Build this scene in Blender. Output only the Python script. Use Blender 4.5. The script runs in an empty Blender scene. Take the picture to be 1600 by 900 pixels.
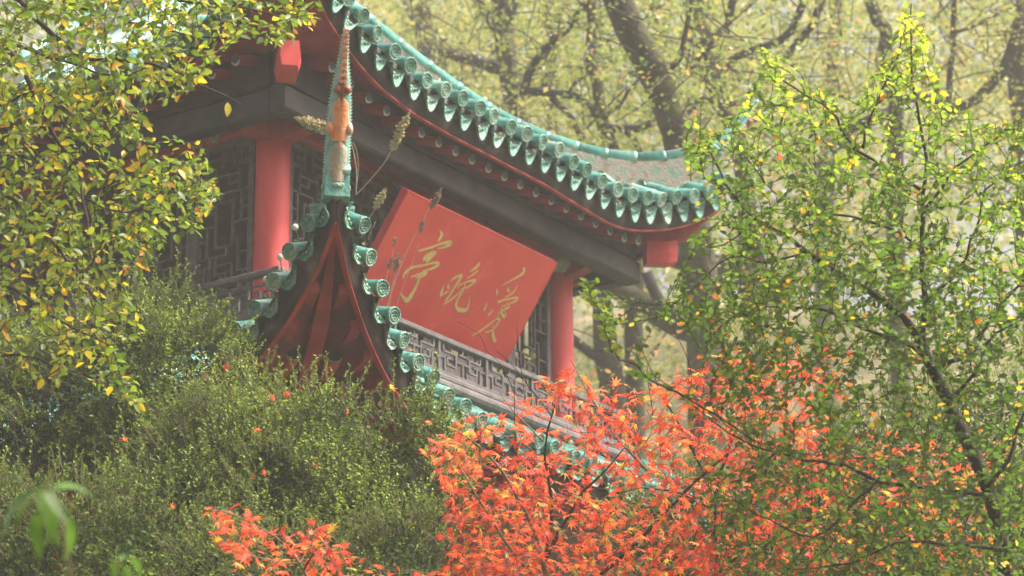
import bpy, math, random
import numpy as np
from mathutils import Vector, Matrix, noise

R = math.radians
rng = np.random.default_rng(7)
random.seed(7)
scn = bpy.context.scene
COL = scn.collection

# ------------------------------------------------------------------ camera
CAM = np.array([-16.87, -13.71, -7.2243])
FPX, YAW, PITCH, ROLL = 4477.6, 0.5937, 0.3220, -0.0058
def cam_axes():
    f = np.array([math.cos(YAW) * math.cos(PITCH), math.sin(YAW) * math.cos(PITCH), math.sin(PITCH)])
    r = np.array([math.sin(YAW), -math.cos(YAW), 0.0])
    u = np.cross(r, f)
    c, s = math.cos(ROLL), math.sin(ROLL)
    return c * r + s * u, -s * r + c * u, f
CR, CU, CF = cam_axes()
cd = bpy.data.cameras.new('camera')
cam = bpy.data.objects.new('camera', cd)
COL.objects.link(cam)
cam.matrix_world = Matrix(((CR[0], CU[0], -CF[0], CAM[0]), (CR[1], CU[1], -CF[1], CAM[1]), (CR[2], CU[2], -CF[2], CAM[2]), (0, 0, 0, 1)))
cd.sensor_width = 36.0
cd.lens = FPX / 1600 * 36.0
cd.clip_start, cd.clip_end = 0.1, 1000
cd.dof.use_dof = True
cd.dof.focus_distance = 17.2
cd.dof.aperture_fstop = 3.3
scn.camera = cam

# ------------------------------------------------------------------ light
SUN_AZ, SUN_EL = R(298), R(55)          # direction towards the sun, azimuth from +X
w = bpy.data.worlds.new('World')
scn.world = w
w.use_nodes = True
nt = w.node_tree
bg = nt.nodes['Background']
sky = nt.nodes.new('ShaderNodeTexSky')
sky.sky_type = 'NISHITA'
sky.sun_disc = False
sky.sun_elevation = SUN_EL
sky.sun_rotation = math.pi / 2 - SUN_AZ
sky.air_density, sky.dust_density, sky.ozone_density = 0.45, 10.0, 0.0
nt.links.new(sky.outputs[0], bg.inputs[0])
bg.inputs[1].default_value = 0.14
sd = bpy.data.lights.new('sun', 'SUN')
sd.energy, sd.angle, sd.color = 4.6, R(8), (1.0, 0.95, 0.88)
sun = bpy.data.objects.new('sun', sd)
COL.objects.link(sun)
sv = Vector((math.cos(SUN_AZ) * math.cos(SUN_EL), math.sin(SUN_AZ) * math.cos(SUN_EL), math.sin(SUN_EL)))
sun.rotation_euler = sv.to_track_quat('Z', 'Y').to_euler()
vs = scn.view_settings
vs.view_transform, vs.look, vs.gamma, vs.use_curve_mapping = 'Standard', 'None', 1.0, False
vs.exposure = 1.15
cy = scn.cycles
cy.use_denoising = True
cy.max_bounces, cy.diffuse_bounces, cy.glossy_bounces = 6, 3, 2
cy.transmission_bounces, cy.volume_bounces, cy.transparent_max_bounces = 3, 1, 6
cy.caustics_reflective = cy.caustics_refractive = False

# ------------------------------------------------------------------ helpers
def put(name, mesh, parent=None, root=None):
    o = bpy.data.objects.new(name, mesh)
    COL.objects.link(o)
    if parent is not None:
        o.parent = parent
        if root is not None:
            o.matrix_parent_inverse = Matrix.Translation(-Vector(root))
    return o
ROOTS = {}
def thing(name, label, cat, loc=(0, 0, 0), group=None):
    o = bpy.data.objects.new(name, None)
    COL.objects.link(o)
    o.empty_display_size = 0.2
    o.location = loc
    o['label'], o['category'] = label, cat
    if group: o['group'] = group
    ROOTS[o.name] = Vector(loc)
    return o
def child(name, mesh, parent, mat=None):
    """mesh in world coordinates, child of a thing (an Empty with a location) or of one of its parts"""
    if mat is not None and not mesh.materials: mesh.materials.append(mat)
    return put(name, mesh, parent, ROOTS.get(parent.name))

class MB:
    def __init__(self): self.v, self.f, self.mi, self.m = [], [], [], 0
    def add(self, vs, fs):
        n = len(self.v)
        self.v += [tuple(map(float, p)) for p in vs]
        for f in fs:
            self.f.append([n + i for i in f]); self.mi.append(self.m)
    def hexa(self, p):      # p: 8 points, bottom ring then top ring
        self.add(p, [(3, 2, 1, 0), (4, 5, 6, 7), (0, 1, 5, 4), (1, 2, 6, 5), (2, 3, 7, 6), (3, 0, 4, 7)])
    def box(self, a, b):
        (x0, y0, z0), (x1, y1, z1) = a, b
        self.hexa([(x0, y0, z0), (x1, y0, z0), (x1, y1, z0), (x0, y1, z0), (x0, y0, z1), (x1, y0, z1), (x1, y1, z1), (x0, y1, z1)])
    def bar(self, p, q, wd, ht, up=(0, 0, 1)):
        p, q, up = Vector(p), Vector(q), Vector(up)
        d = (q - p).normalized(); s = d.cross(up).normalized(); u = s.cross(d)
        s *= wd / 2; u *= ht / 2
        self.hexa([p - s - u, p + s - u, p + s + u, p - s + u, q - s - u, q + s - u, q + s + u, q - s + u])
    def tube(self, pts, rad, n=6, cap=True):
        pts = [Vector(p) for p in pts]
        k = len(pts)
        if not hasattr(rad, '__len__'): rad = [rad] * k
        vs, fs = [], []
        ref = None
        for i in range(k):
            t = (pts[min(i + 1, k - 1)] - pts[max(i - 1, 0)])
            t = t.normalized() if t.length > 1e-9 else Vector((0, 0, 1))
            if ref is None: ref = Vector((0, 0, 1)) if abs(t.z) < 0.9 else Vector((1, 0, 0))
            s = t.cross(ref).normalized(); u = s.cross(t); ref = u
            for j in range(n):
                a = 2 * math.pi * j / n
                vs.append(pts[i] + (s * math.cos(a) + u * math.sin(a)) * rad[i])
        for i in range(k - 1):
            for j in range(n):
                a, b = i * n + j, i * n + (j + 1) % n
                fs.append((a, b, b + n, a + n))
        if cap:
            fs.append(tuple(range(n - 1, -1, -1))); fs.append(tuple((k - 1) * n + j for j in range(n)))
        self.add(vs, fs)
    def loft(self, rings, cap=True):
        n = len(rings[0]); vs = [p for r in rings for p in r]; fs = []
        for i in range(len(rings) - 1):
            for j in range(n):
                a, b = i * n + j, i * n + (j + 1) % n
                fs.append((a, b, b + n, a + n))
        if cap:
            fs.append(tuple(range(n - 1, -1, -1))); fs.append(tuple((len(rings) - 1) * n + j for j in range(n)))
        self.add(vs, fs)
    def grid(self, rows):
        n = len(rows[0]); self.add([p for r in rows for p in r], [(i * n + j, i * n + j + 1, (i + 1) * n + j + 1, (i + 1) * n + j) for i in range(len(rows) - 1) for j in range(n - 1)])
    def ball(self, c, r, sq=(1, 1, 1), n=8, k=5):
        c = Vector(c); rings = []
        for i in range(k + 1):
            a = math.pi * (i + 0.02) / (k + 0.04)
            rings.append([c + Vector((math.sin(a) * math.cos(2 * math.pi * j / n) * r * sq[0], math.sin(a) * math.sin(2 * math.pi * j / n) * r * sq[1], math.cos(a) * r * sq[2])) for j in range(n)])
        self.loft(rings)
    def mesh(self, name, mats, smooth=False):
        me = bpy.data.meshes.new(name)
        me.from_pydata(self.v, [], self.f)
        if not isinstance(mats, (list, tuple)): mats = [mats]
        for m in mats: me.materials.append(m)
        if any(self.mi): me.polygons.foreach_set('material_index', self.mi)
        if smooth: me.polygons.foreach_set('use_smooth', [True] * len(self.f))
        me.update()
        return me

def arrays_mesh(name, V, F, tone, mat, smooth=True):
    """V (n,3); F (m,k) indices; tone (n,) per-vertex leaf tone"""
    me = bpy.data.meshes.new(name)
    V = np.asarray(V, np.float32); F = np.asarray(F, np.int32)
    me.vertices.add(len(V)); me.vertices.foreach_set('co', V.ravel())
    m, k = F.shape
    me.loops.add(m * k); me.loops.foreach_set('vertex_index', F.ravel())
    me.polygons.add(m); me.polygons.foreach_set('loop_start', np.arange(0, m * k, k, dtype=np.int32))
    try: me.polygons.foreach_set('loop_total', np.full(m, k, np.int32))
    except Exception: pass
    if smooth: me.polygons.foreach_set('use_smooth', np.ones(m, bool))
    a = me.attributes.new('tone', 'FLOAT', 'POINT')
    a.data.foreach_set('value', np.asarray(tone, np.float32))
    me.materials.append(mat)
    me.update(calc_edges=True)
    me.validate()
    return me

def W(px, py, dep):
    """point of the place that lies dep metres into the view along pixel (px, py) of the 1600 x 900 photograph"""
    return CAM + dep * (CF + CR * (px - 800) / FPX + CU * (450 - py) / FPX)
def P2(P):
    d = np.asarray(P) - CAM
    z = d @ CF
    return 800 + FPX * (d @ CR) / z, 450 - FPX * (d @ CU) / z, z

# ------------------------------------------------------------------ materials
def M(name, stops, scale=6.0, rough=0.7, bump=0.0, detail=4.0, coord='Object', rnd=0.0, spec=0.3, metal=0.0, bscale=None, blotch=None, dist=0.0, stretch=None, hue=None, bmp_d=0.02):
    m = bpy.data.materials.new(name); m.use_nodes = True
    n, l = m.node_tree.nodes, m.node_tree.links
    b = n['Principled BSDF']
    b.inputs['Roughness'].default_value = rough
    b.inputs['Metallic'].default_value = metal
    b.inputs['Specular IOR Level'].default_value = spec
    tc = n.new('ShaderNodeTexCoord')
    src = tc.outputs[coord]
    if stretch:
        mp = n.new('ShaderNodeMapping'); mp.inputs['Scale'].default_value = stretch
        l.new(src, mp.inputs['Vector']); src = mp.outputs[0]
    nz = n.new('ShaderNodeTexNoise'); nz.inputs['Scale'].default_value = scale; nz.inputs['Detail'].default_value = detail
    nz.inputs['Distortion'].default_value = dist
    l.new(src, nz.inputs['Vector'])
    fac = nz.outputs['Fac']
    if rnd:
        oi = n.new('ShaderNodeObjectInfo'); ma = n.new('ShaderNodeMath'); ma.operation = 'MULTIPLY_ADD'
        ma.inputs[1].default_value = rnd; l.new(oi.outputs['Random'], ma.inputs[0]); 
        sb = n.new('ShaderNodeMath'); sb.operation = 'SUBTRACT'; sb.inputs[1].default_value = rnd / 2
        l.new(fac, ma.inputs[2]); l.new(ma.outputs[0], sb.inputs[0]); fac = sb.outputs[0]
    cr = n.new('ShaderNodeValToRGB'); e = cr.color_ramp.elements
    while len(e) < len(stops): e.new(0.5)
    for i, (p, c) in enumerate(stops): e[i].position = p; e[i].color = (*c, 1)
    l.new(fac, cr.inputs[0])
    out = cr.outputs[0]
    if blotch:              # a second, larger stain layer: (colour, scale, low, high, amount)
        c2, s2, lo, hi, am = blotch
        n2 = n.new('ShaderNodeTexNoise'); n2.inputs['Scale'].default_value = s2; n2.inputs['Detail'].default_value = 6; n2.inputs['Roughness'].default_value = 0.65
        l.new(tc.outputs[coord], n2.inputs['Vector'])
        mr = n.new('ShaderNodeMapRange'); mr.inputs[1].default_value = lo; mr.inputs[2].default_value = hi; mr.inputs[4].default_value = am
        l.new(n2.outputs['Fac'], mr.inputs[0])
        mx = n.new('ShaderNodeMix'); mx.data_type = 'RGBA'
        l.new(mr.outputs[0], mx.inputs['Factor']); l.new(out, mx.inputs[6]); mx.inputs[7].default_value = (*c2, 1)
        out = mx.outputs[2]
    l.new(out, b.inputs['Base Color'])
    if bump:
        nb = n.new('ShaderNodeTexNoise'); nb.inputs['Scale'].default_value = bscale or scale * 4; nb.inputs['Detail'].default_value = 6
        l.new(src, nb.inputs['Vector'])
        bp = n.new('ShaderNodeBump'); bp.inputs['Strength'].default_value = bump; bp.inputs['Distance'].default_value = bmp_d
        l.new(nb.outputs['Fac'], bp.inputs['Height']); l.new(bp.outputs[0], b.inputs['Normal'])
    return m

def leaf_mat(name, stops, trans=0.4, rough=0.45, spec=0.35, tcol=1.6):
    m = bpy.data.materials.new(name); m.use_nodes = True
    n, l = m.node_tree.nodes, m.node_tree.links
    b = n['Principled BSDF']; out = n['Material Output']
    b.inputs['Roughness'].default_value = rough; b.inputs['Specular IOR Level'].default_value = spec
    at = n.new('ShaderNodeAttribute'); at.attribute_name = 'tone'
    tc = n.new('ShaderNodeTexCoord')
    nz = n.new('ShaderNodeTexNoise'); nz.inputs['Scale'].default_value = 60; nz.inputs['Detail'].default_value = 3
    l.new(tc.outputs['Object'], nz.inputs['Vector'])
    ma = n.new('ShaderNodeMath'); ma.operation = 'MULTIPLY_ADD'; ma.inputs[1].default_value = 0.16
    l.new(nz.outputs['Fac'], ma.inputs[0]); l.new(at.outputs['Fac'], ma.inputs[2])
    sb = n.new('ShaderNodeMath'); sb.operation = 'SUBTRACT'; sb.inputs[1].default_value = 0.08
    l.new(ma.outputs[0], sb.inputs[0])
    cr = n.new('ShaderNodeValToRGB'); e = cr.color_ramp.elements
    while len(e) < len(stops): e.new(0.5)
    for i, (p, c) in enumerate(stops): e[i].position = p; e[i].color = (*c, 1)
    l.new(sb.outputs[0], cr.inputs[0])
    l.new(cr.outputs[0], b.inputs['Base Color'])
    tr = n.new('ShaderNodeBsdfTranslucent')
    g = n.new('ShaderNodeMix'); g.data_type = 'RGBA'; g.blend_type = 'MULTIPLY'; g.inputs['Factor'].default_value = 1
    l.new(cr.outputs[0], g.inputs[6]); g.inputs[7].default_value = (tcol, tcol * 1.02, tcol * 0.8, 1)
    l.new(g.outputs[2], tr.inputs['Color'])
    ms = n.new('ShaderNodeMixShader'); ms.inputs[0].default_value = trans
    l.new(b.outputs[0], ms.inputs[1]); l.new(tr.outputs[0], ms.inputs[2]); l.new(ms.outputs[0], out.inputs['Surface'])
    return m

TEAL = M('teal_glaze', [(0.25, (0.025, 0.13, 0.11)), (0.45, (0.06, 0.25, 0.205)), (0.6, (0.13, 0.34, 0.285)), (0.78, (0.28, 0.40, 0.34))], 9, 0.32, 0.35, 5, rnd=0.35, spec=0.5,
         blotch=((0.30, 0.27, 0.21), 14, 0.56, 0.70, 0.75))
TEAL_DISC = M('teal_glaze_moulded', [(0.25, (0.04, 0.15, 0.11)), (0.5, (0.10, 0.27, 0.20)), (0.72, (0.25, 0.37, 0.29))], 30, 0.4, 0.8, 6, rnd=0.3, spec=0.45, bscale=70,
         blotch=((0.25, 0.27, 0.18), 25, 0.58, 0.72, 0.6))
RED = M('red_paint', [(0.3, (0.44, 0.04, 0.042)), (0.7, (0.56, 0.065, 0.06))], 5, 0.5, 0.15, stretch=(1, 1, 0.3), spec=0.3, blotch=((0.42, 0.10, 0.08), 7, 0.55, 0.75, 0.5))
PLAQUE = M('plaque_red', [(0.3, (0.52, 0.048, 0.042)), (0.7, (0.62, 0.07, 0.055))], 3, 0.55, 0.08, spec=0.25, blotch=((0.70, 0.16, 0.12), 4, 0.58, 0.75, 0.5))
MIDRED = M('aged_red_timber', [(0.3, (0.34, 0.03, 0.028)), (0.7, (0.45, 0.05, 0.04))], 6, 0.55, 0.15, blotch=((0.2, 0.04, 0.04), 5, 0.55, 0.75, 0.5))
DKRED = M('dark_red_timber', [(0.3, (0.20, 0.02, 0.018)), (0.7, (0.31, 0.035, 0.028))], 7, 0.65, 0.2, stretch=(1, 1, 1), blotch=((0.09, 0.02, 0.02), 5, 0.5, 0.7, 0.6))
BLACK = M('black_beam', [(0.3, (0.014, 0.013, 0.013)), (0.7, (0.036, 0.033, 0.032))], 4, 0.6, 0.2, blotch=((0.10, 0.092, 0.09), 3, 0.55, 0.8, 0.5))
DEEPRED = M('blackish_red_boards', [(0.3, (0.07, 0.018, 0.016)), (0.7, (0.14, 0.028, 0.025))], 6, 0.8)  # very dark red for the lower soffit boards
TEALP = M('pale_teal_glaze', [(0.3, (0.16, 0.36, 0.30)), (0.7, (0.42, 0.52, 0.46))], 30, 0.35, spec=0.5)
FASCIA = M('sooty_board', [(0.35, (0.012, 0.010, 0.011)), (0.55, (0.03, 0.025, 0.027)), (0.75, (0.17, 0.14, 0.145))], 3.2, 0.75, 0.25, 6, blotch=((0.25, 0.12, 0.08), 5, 0.66, 0.75, 0.7))
GREYW = M('grey_timber', [(0.3, (0.065, 0.058, 0.057)), (0.7, (0.13, 0.118, 0.115))], 14, 0.8, 0.4, 6, blotch=((0.06, 0.055, 0.05), 5, 0.5, 0.75, 0.6))
LATT = M('lattice_timber', [(0.3, (0.06, 0.054, 0.053)), (0.7, (0.115, 0.106, 0.102))], 18, 0.75, 0.2)
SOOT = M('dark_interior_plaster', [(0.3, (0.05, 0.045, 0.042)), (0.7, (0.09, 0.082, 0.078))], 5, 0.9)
PLASTER = M('weathered_plaster', [(0.3, (0.20, 0.19, 0.18)), (0.7, (0.33, 0.31, 0.29))], 5, 0.9, 0.3, blotch=((0.10, 0.10, 0.08), 4, 0.5, 0.75, 0.6))
PALEW = M('pale_weathered_bracket', [(0.3, (0.22, 0.20, 0.15)), (0.7, (0.34, 0.31, 0.25))], 16, 0.8, 0.4)
MORTAR = M('ridge_mortar', [(0.3, (0.15, 0.125, 0.10)), (0.5, (0.26, 0.22, 0.18)), (0.65, (0.13, 0.22, 0.17)), (0.8, (0.16, 0.17, 0.09))], 9, 0.9, 0.5)
GOLD = M('gold_lettering', [(0.3, (0.46, 0.32, 0.09)), (0.7, (0.60, 0.44, 0.16))], 25, 0.5, 0.3, spec=0.5)
ENDBLUE = M('blue_black_rafter_end', [(0.3, (0.02, 0.035, 0.045)), (0.7, (0.04, 0.06, 0.07))], 10, 0.5)
CRESC = M('pale_rafter_rim', [(0.3, (0.20, 0.20, 0.17)), (0.7, (0.33, 0.32, 0.27))], 20, 0.7)
ORANGE = M('ornament_orange_glaze', [(0.3, (0.42, 0.13, 0.05)), (0.5, (0.58, 0.22, 0.07)), (0.75, (0.44, 0.30, 0.22))], 14, 0.35, 0.4, spec=0.5)
ORNSTEM = M('ornament_grey_glaze', [(0.3, (0.12, 0.22, 0.15)), (0.5, (0.30, 0.24, 0.18)), (0.7, (0.42, 0.24, 0.16))], 10, 0.35, 0.4, spec=0.5)
BROWN = M('ornament_brown_glaze', [(0.3, (0.16, 0.05, 0.025)), (0.7, (0.30, 0.12, 0.06))], 20, 0.4, 0.4)
SPINE = M('ornament_spine_glaze', [(0.3, (0.50, 0.22, 0.13)), (0.7, (0.60, 0.46, 0.38))], 26, 0.4, 0.4, blotch=((0.62, 0.55, 0.48), 20, 0.5, 0.6, 0.6))
BARK = M('dark_bark', [(0.3, (0.022, 0.018, 0.016)), (0.7, (0.055, 0.046, 0.04))], 14, 0.9, 0.6, 6)
BARKM = M('mossy_bark', [(0.3, (0.035, 0.028, 0.02)), (0.55, (0.06, 0.05, 0.034)), (0.75, (0.08, 0.078, 0.028))], 5, 0.95, 0.8, 6, blotch=((0.08, 0.095, 0.022), 2.2, 0.48, 0.62, 0.8), bmp_d=0.05)
BARKG = M('greenish_stem', [(0.3, (0.10, 0.07, 0.045)), (0.7, (0.20, 0.16, 0.09))], 20, 0.8)
DRY = M('dry_stalk', [(0.3, (0.34, 0.25, 0.17)), (0.7, (0.50, 0.40, 0.29))], 20, 0.9)
SEED = M('dry_seed_head', [(0.3, (0.24, 0.20, 0.09)), (0.7, (0.46, 0.40, 0.22))], 40, 0.95)
SEEDB = M('brown_seed_head', [(0.3, (0.14, 0.085, 0.06)), (0.7, (0.28, 0.18, 0.13))], 40, 0.95)
BUDM = M('pale_bud', [(0.3, (0.28, 0.26, 0.20)), (0.7, (0.55, 0.53, 0.45))], 40, 0.6)
CABLE = M('creeper_stem', [(0.3, (0.10, 0.10, 0.06)), (0.7, (0.22, 0.20, 0.12))], 20, 0.9)
GROUND = M('leaf_litter', [(0.3, (0.05, 0.05, 0.02)), (0.45, (0.10, 0.09, 0.035)), (0.6, (0.17, 0.13, 0.06)), (0.8, (0.24, 0.21, 0.14))], 0.9, 0.95, 0.8, 8, bmp_d=0.2)
LEFTLEAF = leaf_mat('yellowing_leaf', [(0.0, (0.055, 0.105, 0.014)), (0.35, (0.12, 0.19, 0.018)), (0.6, (0.25, 0.29, 0.025)), (0.78, (0.50, 0.38, 0.025)), (0.9, (0.50, 0.24, 0.03)), (1.0, (0.16, 0.06, 0.025))], 0.42)
RIGHTLEAF = leaf_mat('green_elm_leaf', [(0.0, (0.045, 0.09, 0.013)), (0.45, (0.105, 0.175, 0.02)), (0.7, (0.25, 0.33, 0.035)), (0.84, (0.46, 0.36, 0.03)), (0.93, (0.55, 0.24, 0.03)), (1.0, (0.38, 0.07, 0.02))], 0.6)
MAPLELEAF = leaf_mat('red_maple_leaf', [(0.0, (0.42, 0.045, 0.035)), (0.35, (0.68, 0.095, 0.05)), (0.65, (0.78, 0.17, 0.06)), (0.82, (0.60, 0.32, 0.05)), (0.93, (0.22, 0.25, 0.03)), (1.0, (0.40, 0.30, 0.20))], 0.5, rough=0.5)
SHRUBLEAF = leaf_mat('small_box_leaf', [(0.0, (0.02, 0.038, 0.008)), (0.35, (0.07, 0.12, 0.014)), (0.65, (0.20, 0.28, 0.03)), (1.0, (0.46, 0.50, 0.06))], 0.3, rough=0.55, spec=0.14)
WOODLEAF = leaf_mat('woodland_leaf', [(0.0, (0.08, 0.12, 0.03)), (0.4, (0.165, 0.21, 0.05)), (0.7, (0.29, 0.30, 0.075)), (0.88, (0.42, 0.32, 0.11)), (1.0, (0.46, 0.24, 0.09))], 0.42, spec=0.5, tcol=1.3)  # greyed, paled greens: part of the distance haze is put into the colour
NEARLEAF = leaf_mat('long_drooping_leaf', [(0.0, (0.04, 0.10, 0.012)), (0.6, (0.075, 0.17, 0.016)), (1.0, (0.20, 0.26, 0.15))], 0.28, rough=0.3, spec=0.5)

# ------------------------------------------------------------------ ground
FH = np.array([math.cos(YAW), math.sin(YAW)]); RH = np.array([math.sin(YAW), -math.cos(YAW)])
TD = [(-40, -9.5), (0, -8.85), (10, -7.4), (16, -5.3), (19.5, -4.3), (31, -4.2), (36, -2.4), (60, 9), (80, 18), (110, 28), (140, 34)]
def ground_z(x, y):
    d = (x - CAM[0]) * FH[0] + (y - CAM[1]) * FH[1]; l = (x - CAM[0]) * RH[0] + (y - CAM[1]) * RH[1]
    z = float(np.interp(d, [a for a, _ in TD], [b for _, b in TD]))
    k = min(1, max(0, (d - 32) / 20))
    z += k * (1.6 * noise.noise(Vector((x * .06, y * .06, 0))) + 0.5 * noise.noise(Vector((x * .22, y * .22, 3)))) + 0.12 * noise.noise(Vector((x * .5, y * .5, 7)))
    return z
g = MB(); rows = []
for d in np.concatenate([np.arange(-40, 20, 4), np.arange(20, 36, 1.6), np.arange(36, 90, 1.2), np.arange(90, 141, 5)]):
    rows.append([(CAM[0] + d * FH[0] + l * RH[0], CAM[1] + d * FH[1] + l * RH[1], 0) for l in np.concatenate([np.arange(-90, -24, 6), np.arange(-24, 24, 1.2), np.arange(24, 91, 6)])])
rows = [[(x, y, ground_z(x, y)) for x, y, _ in r] for r in rows]
g.grid(rows)
o = put('hillside', g.mesh('hillside', GROUND, True)); o['kind'] = 'structure'

# ------------------------------------------------------------------ pavilion
L = 4.2
PAV = thing('pavilion', 'two-tiered Chinese pavilion with red columns and green glazed upturned eaves', 'pavilion', (2.1, 2.1, -4.2))
def fac(side):
    if side == 'R': return lambda s, o, z: Vector((s, -o, z))
    if side == 'L': return lambda s, o, z: Vector((-o, s, z))
    if side == 'S': return lambda s, o, z: Vector((L + o, s, z))
    return lambda s, o, z: Vector((s, L + o, z))
def fbasis(side):          # along eave, outward, up
    f = fac(side); z = f(0, 0, 0)
    return f(1, 0, 0) - z, f(0, 1, 0) - z, Vector((0, 0, 1))

class Eave: pass
UP = Eave(); UP.T = 1.12; UP.em = 0.86; UP.rng = 1.6; UP.mid = 1.54; UP.a, UP.b = 0.45, 0.15; UP.winner = None; UP.so, UP.sz = 0.5, 1.80
UP.near = ([0, .14, .30, .53, .77, 1.09, 1.42, 1.87, 2.4, 9], [.73, .63, .52, .376, .29, .18, .09, .02, 0, 0])
UP.far = ([0, .15, .37, .6, .82, 1.09, 1.35, 1.59, 2.1, 2.6, 9], [.50, .40, .26, .165, .09, .015, -.035, -.055, -.03, 0, 0])
UP.fh, UP.discz, UP.dr = 0.27, 0.275, 0.070
LO = Eave(); LO.T = 2.9; LO.em = 2.45; LO.rng = 2.6; LO.mid = -1.95; LO.a, LO.b = 0.42, 0.07; LO.winner = 0.45; LO.so, LO.sz = 1.5, -1.45
LO.near = ([0, .14, .26, .38, .52, .72, .92, 1.25, 1.58, 2.2, 3, 9], [1.09, .905, .74, .66, .53, .40, .285, .15, .065, .01, 0, 0])
LO.far = LO.near
LO.fh, LO.discz, LO.dr = 0.25, 0.265, 0.060
def ss(t): t = min(1, max(0, t)); return t * t * (3 - 2 * t)
def smooth_interp(d, tab):  # average of nearby linear samples: no kinks in the eave curve
    return sum(float(np.interp(d + k, tab[0], tab[1])) for k in (-.09, -.045, 0, .045, .09)) / 5 if d > .09 else float(np.interp(d, tab[0], tab[1]))
def off(E, s):
    d = min(s + E.T, L + E.T - s)
    return E.em + (E.T - E.em) * (1 - min(1, d / E.rng)) ** 2
def zf(E, side, s):
    d0, d1 = s + E.T, L + E.T - s
    t0, t1 = (E.near, E.far) if side in 'RL' else (E.far, E.far)
    return E.mid + (smooth_interp(d0, t0) if d0 < d1 else smooth_interp(d1, t1))
def wlim(E, s):
    e = off(E, s); h = e + min(s, L - s)
    w = e + L / 2 if E.winner is None else e - E.winner
    return max(0.0, min(h, w))
ZT = 0.2
def zroof(E, side, s, wd): return zf(E, side, s) + ZT + E.a * wd + E.b * wd * wd
def eave_samples(E, side, n=260):
    S = np.linspace(-E.T, L + E.T, n)
    P = np.array([[*fac(side)(s, off(E, s), zf(E, side, s))] for s in S])
    a = np.concatenate([[0], np.cumsum(np.linalg.norm(np.diff(P, axis=0), axis=1))])
    return S, a
def at_arc(E, side, spacing, phase):
    S, a = eave_samples(E, side)
    out = []; q = phase
    while q < a[-1] - 0.02:
        out.append(float(np.interp(q, a, S))); q += spacing
    return out
def tangent(E, side, s):
    f = fac(side); h = 0.02
    return (f(s + h, off(E, s + h), zf(E, side, s + h)) - f(s - h, off(E, s - h), zf(E, side, s - h))).normalized()

# shared tile meshes, X along the eave, Y outward, Z up ----------------------
def tile_end_mesh(r):
    m = MB(); n = 14
    # barrel half, slightly bellied
    rings = []
    for y, q in ((-0.34, .96), (-0.17, .98), (-0.02, 1.0)):
        rings.append([(math.cos(a) * r * q, y, math.sin(a) * r * q) for a in np.linspace(-0.25, math.pi + .25, 9)])
    m.grid(rings); m.grid([[(x * .86, y, z * .86) for x, y, z in rg] for rg in rings][::-1])
    m.m = 1
    ring = lambda q, y: [(math.cos(2 * math.pi * j / n) * r * q, y, math.sin(2 * math.pi * j / n) * r * q) for j in range(n)]
    m.loft([ring(1.0, -.025), ring(1.04, 0.0), ring(1.02, .012), ring(.86, .012), ring(.80, .002), ring(.62, .004), ring(.60, .011), ring(.54, .011), ring(.50, .003), ring(.12, .004)])
    for k in range(6):
        a = k * math.pi / 3 + .3
        m.ball((math.cos(a) * r * .36, .004, math.sin(a) * r * .36), r * .15, (1, .5, 1), 5, 3)
    m.ball((0, .004, 0), r * .17, (1, .6, 1), 6, 3)
    return m.mesh('tile_end', [TEAL, TEAL_DISC], True)
def drip_mesh(wd, hg, pointed):
    """hanging lip: a curved plate; scalloped rim, heart-shaped when pointed"""
    m = MB(); n = 9; top, bot = [], []
    for j in range(n + 1):
        u = -1 + 2 * j / n
        sag = (u * u) * .03                     # pan tile is hollow: edges higher
        x = u * wd / 2
        h = hg * ((1 - abs(u) ** (2.2 if pointed else 2.4)) * (0.92 if pointed else .8) + .12) + (0 if pointed else .008 * math.cos(u * 22))
        top.append((x, .0 - .02 * (1 - u * u), sag)); bot.append((x * .97, .028 - .03 * (1 - u * u) + .02, sag - h))
    mid = [((a[0] + b[0]) / 2, (a[1] + b[1]) / 2 + .002, (a[2] + b[2]) / 2) for a, b in zip(top, bot)]
    m.grid([top, mid, bot]); back = [[(x, y - .014, z) for x, y, z in r] for r in (top, mid, bot)]
    m.grid(back[::-1]); m.grid([bot, back[2]])
    rim = [(x * .8, y + .006, top[i][2] * .3 + (z) * .72 + .001) for i, (x, y, z) in enumerate(bot)]
    inner = [[(x, -0.001, z + .0) for x, _, z in [(p[0], 0, p[2]) for p in top]], [(p[0], -.30, p[2] + .0) for p in top]]
    m.grid(inner)
    for k in range(5):                            # moulded sprig on the lip
        u = -.5 + k * .25
        m.ball((u * wd * .7, .016, -hg * (.42 - .16 * abs(u) * 2)), .014, (1.3, .6, 1), 5, 3)
    return m.mesh('drip_tile', [TEAL_DISC], True)
def cover_mesh(r, ln):
    m = MB(); rings = []
    for y, q in ((0, 1.06), (-.02, 1.06), (-.03, 1.0), (-ln * .6, .97), (-ln + .005, .95)):
        rings.append([(math.cos(a) * r * q, y, math.sin(a) * r * q) for a in np.linspace(-.15, math.pi + .15, 9)])
    m.grid(rings)
    return m.mesh('cover_tile', [TEAL], True)
def mat4(pos, X, Y, Z):
    return Matrix(((X.x, Y.x, Z.x, pos.x), (X.y, Y.y, Z.y, pos.y), (X.z, Y.z, Z.z, pos.z), (0, 0, 0, 1)))
def inst(name, me, parent, mw):
    o = bpy.data.objects.new(name, me); COL.objects.link(o); o.parent = parent; o.matrix_basis = mw
    return o

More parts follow.
